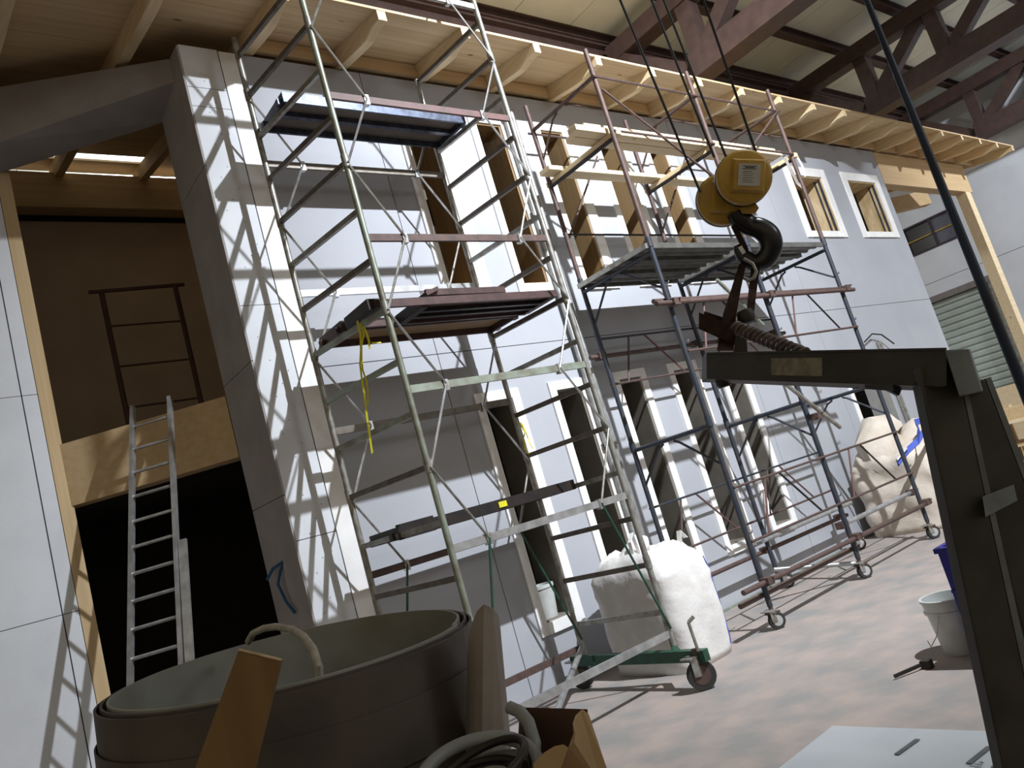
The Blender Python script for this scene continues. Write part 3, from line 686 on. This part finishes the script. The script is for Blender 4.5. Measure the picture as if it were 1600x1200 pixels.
cc = fc+axd*(.022+.0248)+((Rt-axd*Rt.dot(axd)).normalized())*.008
uu = (Rt-axd*Rt.dot(axd)).normalized(); uu = uu*math.cos(-.05)+axd.cross(uu)*math.sin(-.05); vv = axd.cross(uu)
def line(x0, x1, y, h): mb.hexa([cc+uu*a+vv*b for a, b in ((x0, y-h), (x1, y-h), (x1, y+h), (x0, y+h))], [cc+axd*.0004+uu*a+vv*b for a, b in ((x0, y-h), (x1, y-h), (x1, y+h), (x0, y+h))])
line(-.028, .028, .022, .0012); line(-.028, .028, .033, .0012); line(-.018, .020, .0275, .0022); line(-.024, .01, .012, .0009)
for i in range(5): line(-.024, .018-.006*(i % 2), .004-.008*i, .0007)
mb.build('plate_print', M['ink'], hb)
MB().bar(bc-axd*.06, fc-axd*.05, .05, .06).build('axle', M['hookm'], hb)
dn = -Up
def hp2(a, b, d=0): return V((0, 0, 1.6))+((Rt*((a-800)/1224.34)-Up*((b-600)/1224.34)+Fw)).normalized()*(3.33+d)-ho
mb = MB().hexa([hp2(1118, 318, .05), hp2(1138, 312, .05), hp2(1172, 352, .05), hp2(1158, 362, .05)], [hp2(1118, 318, .12), hp2(1138, 312, .12), hp2(1172, 352, .12), hp2(1158, 362, .12)])
mb.build('cheek_plate', M['yellow'], hb)
MB().hexa([hp2(1150, 318, .0), hp2(1180, 316, .0), hp2(1186, 325, .0), hp2(1180, 334, .0), hp2(1160, 334, .0)], [hp2(1150, 318, .1), hp2(1180, 316, .1), hp2(1186, 325, .1), hp2(1180, 334, .1), hp2(1160, 334, .1)]).build('trunnion', M['yellow'], hb)
hk = [(1150, 330, 17), (1160, 345, 17), (1172, 353, 15), (1187, 357, 16), (1200, 367, 17), (1205, 382, 17), (1201, 397, 16), (1190, 408, 15), (1177, 410, 14), (1165, 403, 12), (1156, 393, 9), (1151, 383, 5)]
sc_ = 3.33/1224.34
hs = []
for i in range(len(hk)-1):
    p0, p1, p2, p3 = [V(hk[min(max(k, 0), len(hk)-1)]) for k in (i-1, i, i+1, i+2)]
    for q in range(5):
        u = q/5; hs.append(.5*((2*p1)+(p2-p0)*u+(2*p0-5*p1+4*p2-p3)*u*u+(3*p1-p0-3*p2+p3)*u*u*u))
hs.append(V(hk[-1]))
MB().sweep([hp2(h.x, h.y, .06) for h in hs], [h.z*sc_*1.0 for h in hs], 16).build('hook', M['hookm'], hb, True)
MB().bar(hp2(1146, 352, .03), hp2(1166, 392, .03), .02, .012, Fw).build('safety_latch', M['sling'], hb)
MB().bar(hp2(1156, 385, .0), hp2(1163, 396, .0), .014, .008, Fw).build('latch_tip', M['chrome'], hb)
for (a, b, c, d) in ((969, 0, 1094, 300), (1018, 0, 1116, 246), (1037, 0, 1137, 252), (1099, 0, 1184, 246)):
    p0 = V((0, 0, 1.6))+(Rt*((a-800)/1224.34)-Up*((b-600)/1224.34)+Fw)*3.15-ho
    p1 = hp2(c, d, .04)
    dd = (p0-p1); p2 = p1+dd*((8.55-ho.z-p1.z)/dd.z)
    MB().tube(p1, p2, .0052, n=6).build('wire_rope', M['cable'], hb)
# ------------------------------------------------------------------ steel gantry with jib in front
gt = thing('steel_stand', 'heavy dark steel stand with a horizontal arm and splayed legs, in the right foreground', 'steel stand', None, (2.0, .9, 0))
go = V((2.0, .9, 0))
def D(px, py, dep):
    r = Rt*((px-800)/1224.34)-Up*((py-600)/1224.34)+Fw
    return V((0, 0, 1.6))+r*(dep/(r.dot(F0)))
def gp(mb, nm, mt, **k): bmesh.ops.translate(mb.bm, verts=mb.bm.verts, vec=-go); return mb.build(nm, mt, gt, **k)
a0, a1 = D(1104, 552, 2.9), D(1104, 592, 2.9); b0, b1 = D(1480, 545, 2.0), D(1480, 604, 2.0)
bk = F0*.09
arm = gp(MB().hexa([a0, b0, b1, a1], [a0+bk, b0+bk, b1+bk, a1+bk]), 'arm', M['oliv'], bevel=.004)
def on_arm(u, v, lift=0): return a0.lerp(b0, u).lerp(a1.lerp(b1, u), v)-F0*lift
def armpatch(u0, u1, v0, v1, l0, l1, nm, mt):
    gp(MB().hexa([on_arm(u0, v0, l0), on_arm(u1, v0, l0), on_arm(u1, v1, l0), on_arm(u0, v1, l0)], [on_arm(u0, v0, l1), on_arm(u1, v0, l1), on_arm(u1, v1, l1), on_arm(u0, v1, l1)]), nm, mt)
armpatch(.0, .995, -.02, .05, -.002, .006, 'flange', M['oliv']); armpatch(.0, .90, .93, 1.02, -.002, .008, 'flange', M['oliv'])
armpatch(.35, .575, .22, .80, .0005, .0025, 'label', M['label'])
L0 = [D(1434, 575, 2.06), D(1492, 552, 2.06), D(1632, 1200, 2.06), D(1568, 1200, 2.06)]
def legz(p, q, z): return q+(q-p)*((q.z-z)/(p.z-q.z))
l3 = legz(L0[0], L0[3], 0.0); l2 = legz(L0[1], L0[2], 0.0)
gp(MB().hexa([L0[0], L0[1], l2, l3], [L0[0]+bk*.6, L0[1]+bk*.6, l2+bk*.6, l3+bk*.6]), 'leg', M['oliv'], bevel=.005)
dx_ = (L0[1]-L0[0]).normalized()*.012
gp(MB().hexa([L0[1], L0[1]+dx_, l2+dx_*2, l2], [L0[1]+bk*.8, L0[1]+dx_+bk*.8, l2+dx_*2+bk*.8, l2+bk*.8]), 'lit_edge_strip', M['capgrey'])  # lighter grey strip stands in for the lamp-lit side of the leg
# second leg, a little further back and to the right
M0, M1, M2, M3 = D(1500, 596, 2.2), D(1540, 592, 2.2), D(1680, 960, 2.2), D(1592, 960, 2.2)
m3 = legz(M0, M3, 0.0); m2 = legz(M1, M2, 0.0)
gp(MB().hexa([M0, M1, m2, m3], [p+bk*.9 for p in (M0, M1, m2, m3)]), 'leg', M['oliv'], bevel=.005)
gp(MB().hexa([M1, M1+dx_*1.3, m2+dx_*2.4, m2], [M1+bk*.6, M1+dx_*1.3+bk*.6, m2+dx_*2.4+bk*.6, m2+bk*.6]), 'lit_edge_strip', M['capgrey'])  # lit side of the second leg, again put in as lighter colour
gp(MB().hexa([D(1476, 547, 1.99), D(1514, 545, 1.99), D(1535, 612, 1.99), D(1499, 620, 1.99)], [D(1486, 547, 2.3), D(1516, 545, 2.3), D(1537, 610, 2.3), D(1502, 618, 2.3)]), 'head_cap', M['capgrey'], bevel=.003)
gp(MB().hexa([D(1535, 776, 2.02), D(1582, 758, 2.12), D(1588, 783, 2.12), D(1540, 808, 2.02)], [D(1537, 776, 2.06), D(1584, 757, 2.16), D(1590, 782, 2.16), D(1542, 807, 2.06)]), 'cross_tie', M['capgrey'])
gp(MB().sweep([D(1313, 592, 2.35), D(1322, 602, 2.35), D(1340, 604, 2.3), D(1358, 597, 2.3)], .007, 6).bar(D(1360, 600, 2.25), D(1405, 603, 2.15), .04, .02), 'latch', M['oliv'])
gp(MB().bar(D(1385, 604, 2.2), D(1405, 614, 2.2), .015, .018), 'handle', M['black'])
gp(MB().lathe([(.022, -.02), (.03, -.01), (.03, .01), (.022, .02)], D(1131, 596, 2.86), (0, 0, 1), 14), 'foot_pad', M['black'])
# spring on the arm
pts = []; s0, s1 = D(1150, 512, 2.78), D(1262, 556, 2.52); ax_ = (s1-s0).normalized(); ua = ax_.cross(V((0, 0, 1))).normalized(); ub = ua.cross(ax_)
for i in range(15*12+1):
    f = i/(15*12); an = 2*PI*i/12; pts.append(s0.lerp(s1, f)+(ua*math.cos(an)+ub*math.sin(an))*.019)
gp(MB().sweep(pts, .0075, 7), 'spring', M['spring'], smooth=True)
gp(MB().hexa([D(1092, 488, 2.85), D(1150, 510, 2.85), D(1150, 538, 2.85), D(1092, 512, 2.85)], [D(1092, 488, 2.87), D(1150, 510, 2.87), D(1150, 538, 2.87), D(1092, 512, 2.87)]).hexa([D(1100, 486, 2.98), D(1158, 505, 2.98), D(1158, 528, 2.98), D(1100, 508, 2.98)], [D(1100, 486, 3.0), D(1158, 505, 3.0), D(1158, 528, 3.0), D(1100, 508, 3.0)]).hexa([D(1092, 511, 2.85), D(1150, 537, 2.85), D(1158, 527, 3.0), D(1100, 507, 3.0)], [D(1092, 514, 2.85), D(1150, 540, 2.85), D(1158, 530, 3.0), D(1100, 510, 3.0)]), 'spring_channel', M['sling'])
# sling straps from the hook down to the arm
sl = thing('lifting_sling', 'pair of dark straps hanging from the black hook down to the steel arm', 'sling', None, tuple(D(1165, 420, 3.1)))
so = D(1165, 420, 3.1)
def sp(mb, nm, mt, **k): bmesh.ops.translate(mb.bm, verts=mb.bm.verts, vec=-so); return mb.build(nm, mt, sl, **k)
def quadstrap(L, R_, d0, d1, nm):
    n = len(L)
    mb = MB()
    for i in range(n-1):
        da = d0+(d1-d0)*i/(n-1); db = d0+(d1-d0)*(i+1)/(n-1)
        mb.hexa([D(*L[i], da), D(*R_[i], da), D(*R_[i+1], db), D(*L[i+1], db)], [D(*L[i], da+.012), D(*R_[i], da+.012), D(*R_[i+1], db+.012), D(*L[i+1], db+.012)])
    sp(mb, nm, M['sling'])
quadstrap([(1155, 412), (1143, 450), (1130, 490), (1120, 548)], [(1166, 412), (1158, 450), (1150, 495), (1146, 548)], 3.12, 2.84, 'strap')
quadstrap([(1174, 414), (1170, 450), (1166, 490)], [(1188, 414), (1183, 450), (1178, 490)], 3.14, 2.95, 'strap')
sp(MB().lathe([(.006, -.03), (.028, -.025), (.034, 0), (.028, .025), (.006, .03)], D(1166, 495, 2.92), (0, 0, 1), 16), 'shackle_ball', M['black'], smooth=True)
sp(MB().sweep([D(1162, 404, 3.06), D(1176, 412, 3.06), D(1182, 424, 3.06), D(1178, 434, 3.06), D(1170, 439, 3.06), D(1162, 434, 3.06)], .0075, 8), 'shackle', M['galv'], smooth=True)
sp(MB().hexa([D(1150, 520, 2.84), D(1166, 520, 2.84), D(1168, 550, 2.84), D(1146, 550, 2.84)], [D(1150, 520, 2.92), D(1166, 520, 2.92), D(1168, 550, 2.92), D(1146, 550, 2.92)]), 'lug', M['black'])
# upright dark pole
px_ = V((3.342, 1.105, 0))
tag(MB().sweep([px_+V((0, 0, z)) for z in (0, 1.2, 2.4, 3.6, 8.74)], [.024, .021, .0165, .009, .007], 12).build('upright_pole', M['pole'], smooth=True), 'dark blue tapering upright pole passing in front of the far window and shutter', 'pole')

# ------------------------------------------------------------------ foreground: coil of sheet, board, tubes, box
ct = D(461.2, 1018.3, 2.2)
e1_ = (R0*math.cos(.088)-U0*math.sin(.088)).normalized(); e2_ = (F0*math.cos(.0315)+U0*math.sin(.0315)); e2_ = (e2_-e1_*e2_.dot(e1_)).normalized(); e3_ = e1_.cross(e2_).normalized()
def coil_pt(a, r, h): return ct+e1_*math.cos(a)*r+e2_*math.sin(a)*r+e3_*h
cl = thing('sheet_coil', 'large loose coil of brown sheet standing on end in the left foreground, grey inside', 'coil of sheet', None, tuple(ct))
def coil_layer(a0, a1, r0, r1, h0, h1, th, nm, mt, n=80):
    mb = MB(); vs = []
    for i in range(n+1):
        f = i/n; a = a0+(a1-a0)*f; r = r0+(r1-r0)*f
        vs.append([mb.bm.verts.new(coil_pt(a, r+dr, h)-ct) for dr, h in ((0, h0), (th, h0), (th, h1), (0, h1))])
    for A, B in zip(vs, vs[1:]):
        for k in range(4): mb.bm.faces.new((A[k], A[(k+1) % 4], B[(k+1) % 4], B[k]))
    mb.bm.faces.new(vs[0]); mb.bm.faces.new(vs[-1][::-1])
    return mb.build(nm, mt, cl, True)
HB = -ct.z+.03
coil_layer(-.15, 2*PI-.15, .448, .460, HB, .0, .007, 'inner_sheet', M['coilin'])
coil_layer(-.15, 2*PI-.15, .4675, .4745, HB, -.004, .006, 'outer_sheet', M['coilout'])
coil_layer(-.35, 2*PI-.25, .4815, .4885, HB, -.010, .006, 'outer_sheet', M['coilout'])
for h0, h1, r in ((-.235, -.10, .496), (-.43, -.238, .499), (-.62, -.434, .496)):
    coil_layer(-3.0, .5, r, r, h0, h1, .004, 'band', M['coilout'])
hp_ = [(388, 1003, 2.45), (395, 990, 2.42), (412, 982, 2.38), (432, 979, 2.32), (455, 983, 2.25), (475, 995, 2.15), (490, 1015, 2.05), (498, 1042, 2.0), (500, 1075, 2.02), (495, 1120, 2.06)]
tag(MB().sweep([D(a, b, d) for a, b, d in hp_], .0105, 8).build('hose', M['rope'], smooth=True), 'dirty white hose looping over the rim of the big coil', 'hose')

bw = [D(372, 1018, 1.30), D(438, 1034, 1.30)]; bb = [D(305, 1200, 1.30), D(397, 1200, 1.30)]
q0 = bb[0]+(bb[0]-bw[0])*((bb[0].z-.01)/(bw[0].z-bb[0].z)); q1 = bb[1]+(bb[1]-bw[1])*((bb[1].z-.01)/(bw[1].z-bb[1].z))
tb_ = F0*.012
fb = thing('loose_board', 'rough sawn board end sticking up in front of the big coil', 'board', None, tuple(q0))
def fp(mb, nm, mt): bmesh.ops.translate(mb.bm, verts=mb.bm.verts, vec=-q0); return mb.build(nm, mt, fb)
fp(MB().hexa([bw[0], bw[1], q1, q0], [bw[0]+tb_, bw[1]+tb_, q1+tb_, q0+tb_]), 'plank', M['fore'])
fp(MB().hexa([bw[0]+U1*.001, bw[1]+U1*.001, bw[1]+tb_+U1*.001, bw[0]+tb_+U1*.001], [bw[0]+U1*.003, bw[1]+U1*.003, bw[1]+tb_+U1*.003, bw[0]+tb_+U1*.003]), 'end_grain', M['forend'])

cc_ = D(745, 1206, 1.55); BZ = cc_.z-.125
# curved fibre shell standing behind the conduit
sh = thing('fibre_shell', 'upright curved grey-brown half shell between the big coil and the cardboard box', 'half shell', None, tuple(D(765, 1150, 1.9)))
s_o = D(765, 1150, 1.9); mb = MB(); A = []
topL = [(731, 1000), (738, 972), (745, 955), (756, 944), (770, 951), (779, 962), (782, 985)]
botL = [(727, 1160), (733, 1162), (741, 1163), (753, 1160), (770, 1158), (790, 1153), (797, 1148)]
dd_ = [1.99, 1.95, 1.91, 1.88, 1.89, 1.93, 2.0]
fr, bk_ = [], []
for (a, b), (c, d), z in zip(topL, botL, dd_):
    T = D(a, b, z); B = D(c, d, z); B = B+(B-T)*((B.z-BZ-.002)/(T.z-B.z))
    fr.append((mb.bm.verts.new(T-s_o), mb.bm.verts.new(B-s_o))); bk_.append((mb.bm.verts.new(T+F0*.006-s_o), mb.bm.verts.new(B+F0*.006-s_o)))
for i in range(len(fr)-1):
    mb.bm.faces.new((fr[i][0], fr[i+1][0], fr[i+1][1], fr[i][1])); mb.bm.faces.new((bk_[i][0], bk_[i][1], bk_[i+1][1], bk_[i+1][0]))
    mb.bm.faces.new((fr[i][0], bk_[i][0], bk_[i+1][0], fr[i+1][0])); mb.bm.faces.new((fr[i][1], fr[i+1][1], bk_[i+1][1], bk_[i][1]))
mb.bm.faces.new((fr[0][0], fr[0][1], bk_[0][1], bk_[0][0])); mb.bm.faces.new((fr[-1][0], bk_[-1][0], bk_[-1][1], fr[-1][1]))
mb.build('shell_wall', M['shell'], sh)

# coil of grey conduit with black cable inside
cc_ = D(745, 1206, 1.55)
BZ = cc_.z-.125
cn = thing('conduit_coil', 'coil of grey corrugated conduit and black cable at the bottom edge, before the half shell', 'conduit coil', None, tuple(cc_))
def ring(r, h, rad_, nm, mt, ph=0, tx=.05, a0=0, a1=2*PI):
    n = 48; pts = [e1_*math.cos(a0+(a1-a0)*i/n)*r+e2_*math.sin(a0+(a1-a0)*i/n)*r*.95+e3_*(h+tx*math.sin(a0+(a1-a0)*i/n+ph)) for i in range(n if a1-a0 > 6.2 else n+1)]
    MB().sweep(pts, rad_, 10, closed=(a1-a0 > 6.2)).build(nm, mt, cn, True)
ring(.115, -.01, .0135, 'conduit', M['conduit'], 0, .035); ring(.118, -.045, .0135, 'conduit', M['conduit'], .6, .03); ring(.116, -.08, .0135, 'conduit', M['conduit'], .2, .012); ring(.117, -.108, .0135, 'conduit', M['conduit'], .2, .001)
ring(.096, -.0, .008, 'black_cable', M['black'], 1.2, .03); ring(.092, -.03, .008, 'black_cable', M['black'], .3, .02); ring(.080, -.02, .007, 'black_cable', M['black'], 2.2, .02); ring(.070, -.045, .007, 'black_cable', M['black'], 1.0, .02)
ring(.060, -.03, .004, 'light_cable', M['conduit'], .7, .015)
MB().sweep([D(796, 1105, 1.72)-cc_, D(812, 1112, 1.70)-cc_, D(826, 1130, 1.66)-cc_, D(835, 1160, 1.62)-cc_, D(834, 1200, 1.60)-cc_, D(826, 1240, 1.6)-cc_], .0135, 10).build('conduit', M['conduit'], cn, True)

# torn cardboard box
bo = D(890, 1200, 1.6)
cb = thing('cardboard_box', 'open cardboard box with a torn front flap at the bottom edge, right of the conduit', 'box', None, tuple(bo))
def cp(p, e=0):
    q = D(p[0], min(p[1], 1240), p[2]+e)
    if p[1] > 1240: q = D(p[0]-22, 1200, p[2]+e); q.z = BZ+.002
    return q-bo
def cbp(f, bq, nm, mt): MB().hexa([cp(p) for p in f], [cp(p, .006) for p in f]).build(nm, mt, cb)
bn = thing('workbench', 'plain dark workbench top below the picture edge, carrying the conduit coil and cardboard box', 'workbench', None, (1, 1.4, 0))
bpts = [D(640, 1290, 1.36), D(900, 1290, 1.40), D(915, 1240, 1.80), D(748, 1240, 1.99)]
for p in bpts: p.z = BZ
MB().prism([p-V((1, 1.4, .04)) for p in bpts], (0, 0, .04)).build('table_top', M['oliv'], bn)
cen = sum(bpts, V())/4
for p in bpts:
    q = p.lerp(cen, .12); MB().box(q.x-1.025, q.x-.975, q.y-1.425, q.y-1.375, 0, BZ-.04).build('leg', M['oliv'], bn)
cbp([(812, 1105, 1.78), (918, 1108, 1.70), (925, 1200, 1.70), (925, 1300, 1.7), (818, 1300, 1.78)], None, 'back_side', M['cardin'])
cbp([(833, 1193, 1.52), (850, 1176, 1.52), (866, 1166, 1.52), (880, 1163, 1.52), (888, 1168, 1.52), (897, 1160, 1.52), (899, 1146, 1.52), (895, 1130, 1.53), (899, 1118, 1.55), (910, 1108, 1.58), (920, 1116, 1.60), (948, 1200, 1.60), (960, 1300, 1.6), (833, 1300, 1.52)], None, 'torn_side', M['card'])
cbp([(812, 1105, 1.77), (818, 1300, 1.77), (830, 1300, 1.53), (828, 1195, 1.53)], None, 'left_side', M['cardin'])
# stack of pale insulation boards on the floor, lower right
st = thing('insulation_stack', 'stack of pale grey insulation boards on the floor at the lower right', 'board stack', None, (2.8, 2.0, 0))
for i in range(3):
    MB().box(-.62+.01*i, .60+.012*i, -.55-.01*i, .45+.006*i, i*.067, i*.067+.065).build('board', M['sky'], st, bevel=.003)
mb = MB()
for x, y in ((.50, -.02), (.46, -.33), (.44, -.43)): mb.bar((x, y, .2035), (x-.16, y+.02, .2035), .022, .003)
mb.build('slot', M['capgrey'], st)
mb = MB()
for k in range(22):
    x = .32-.018*k; h = .010+.006*((k*7) % 3)
    mb.bar((x, -.36-.002*k, .2025), (x+.006, -.36-.002*k+h*2.2, .2025), .005, .001)
    if k % 3 == 0: mb.bar((x-.008, -.35-.002*k, .2025), (x+.010, -.35-.002*k, .2025), .004, .001)
mb.build('faded_print', mat('faded_print', (.33, .36, .37)), st)

# blue crate, bucket
bl = thing('blue_crate', 'large blue plastic crate with slotted side, behind the steel stand legs', 'crate', None, (5.25, 1.84, 0))
W_, D_, H_ = .40, .53, .70
for (x0, x1, y0, y1) in ((-W_, -W_+.02, -D_, D_), (W_-.02, W_, -D_, D_), (-W_+.02, W_-.02, -D_, -D_+.02), (-W_+.02, W_-.02, D_-.02, D_)):
    MB().box(x0, x1, y0, y1, .05, H_-.03).build('side', M['bluecan'], bl)
MB().box(-W_, W_, -D_, D_, .0, .05).build('base', M['bluecan'], bl)
MB().box(-W_-.015, -W_+.02, -D_-.015, D_+.015, H_-.03, H_).box(W_-.02, W_+.015, -D_-.015, D_+.015, H_-.03, H_).box(-W_, W_, -D_-.015, -D_+.02, H_-.03, H_).box(-W_, W_, D_-.02, D_+.015, H_-.03, H_).build('rim', M['bluecan'], bl)
for j in range(2):
    for i in range(9): MB().box(-W_-.008, -W_, -.42+i*.05, -.405+i*.05, .28+j*.2, .36+j*.2).build('slot', M['ink'], bl)
MB().box(-W_-.01, -W_, -D_, D_, .22, .235).box(-W_-.01, -W_, -D_, D_, .43, .445).build('rib', M['bluecan'], bl)
bk2 = thing('bucket', 'white plastic bucket standing against the blue crate', 'bucket', None, (5.13, 2.56, 0))
MB().lathe([(.115, 0), (.12, .01), (.142, .26), (.155, .262), (.155, .275), (.145, .28), (.15, .335), (.158, .335), (.158, .35), (.142, .35), (.138, .30), (.112, .02)], (0, 0, 0), n=32).build('body', M['bucket'], bk2, True)
MB().sweep([(-.16, .0, .27), (-.18, .05, .15), (-.16, .12, .08), (-.1, .16, .10)], .003, 5).build('handle', M['galv'], bk2)
MB().box(-.125, -.06, -.11, -.095, .08, .09).build('paint_mark', M['bluecan'], bk2)
tag(MB().bar((4.62, 2.78, .02), (4.80, 2.68, .03), .012, .02).box(4.79, 4.84, 2.63, 2.69, 0, .05).build('trowel', M['black']), 'small black trowel lying on the floor left of the white bucket', 'trowel')

# bench and odds and ends at the far right
tt = thing('trestle_table', 'timber trestle table with a pale top below the roller shutter', 'table', None, (15.6, 5.0, 0))
MB().box(-.7, .7, -1.5, .9, .72, .78).build('table_top', M['pale'], tt)
for x in (-.6, .55):
    for y in (-1.4, -.3, .8): MB().box(x, x+.07, y-.05, y+.05, 0, .72).build('leg', M['pine'], tt)
MB().box(-.55, .6, -1.4, .8, .3, .33).build('shelf', M['pine'], tt)
tag(MB().box(14.95, 15.30, 4.9, 5.8, .782, .98).build('timber_box', M['glulam']), 'yellow timber box on the trestle table, nearest the steel stand', 'box')
tag(MB().box(15.45, 15.75, 5.25, 5.65, .782, .92).build('tool_case', M['capgrey']), 'grey tool case on the trestle table behind the timber box', 'case')
tag(MB().box(15.8, 15.95, 5.55, 5.75, .782, 1.0).build('offcut', M['pine']), 'upright brown timber offcut on the trestle table', 'timber')
tag(MB().box(15.85, 15.98, 5.1, 5.3, .782, .95).build('offcut', M['pine']), 'smaller brown timber offcut on the right of the trestle table', 'timber')
tag(MB().box(17.2, 17.25, 4.2, 7.0, .02, 1.32).build('plywood_sheet', M['pale']), 'pale wooden sheet standing upright before the roller shutter', 'board')
tag(MB().bar((14.6, 5.2, .02), (14.7, 5.7, .78), .04, .03).build('lath', M['pine']), 'thin lath leaning against the trestle table', 'timber')
b3 = thing('pail', 'white pail with dark blue lid on the floor at the right edge', 'bucket', None, (14.3, 4.75, 0))
MB().lathe([(.13, 0), (.155, .33), (.12, .335)], (0, 0, 0)).build('body', M['bucket'], b3, True)
MB().lathe([(.165, .336), (.165, .37), (.15, .375)], (0, 0, 0)).build('lid', M['bluecan'], b3)
pal = thing('pallet', 'small timber pallet with boards behind the blue crate', 'pallet', None, (9.0, 3.3, 0))
for i in range(5): MB().box(-.5+i*.22, -.36+i*.22, -.5, .5, .11, .135).build('slat', M['pale'], pal)
for y in (-.46, 0, .4): MB().box(-.5, .52, y, y+.08, 0, .11).build('runner', M['pine'], pal)
tag(MB().box(8.6, 9.3, 3.0, 3.3, .136, .25).build('board_pack', M['pale']), 'short pack of pale boards lying on the small pallet', 'timber')
tag(MB().sweep([(11.82, 5.70, 2.62), (12.1, 5.68, 2.72), (12.35, 5.66, 2.68), (12.6, 5.64, 2.50)], .012, 5).build('cable_stub', M['black']), 'short black cable end sticking out of the plain facade above the steel arm', 'cable')
# floor strip along the facade
tag(MB().box(6.3, 9.4, 5.68, 5.72, 0, .02).build('floor_strip', M['galvgreen']), 'thin pale strip lying on the floor along the foot of the facade', 'strip')
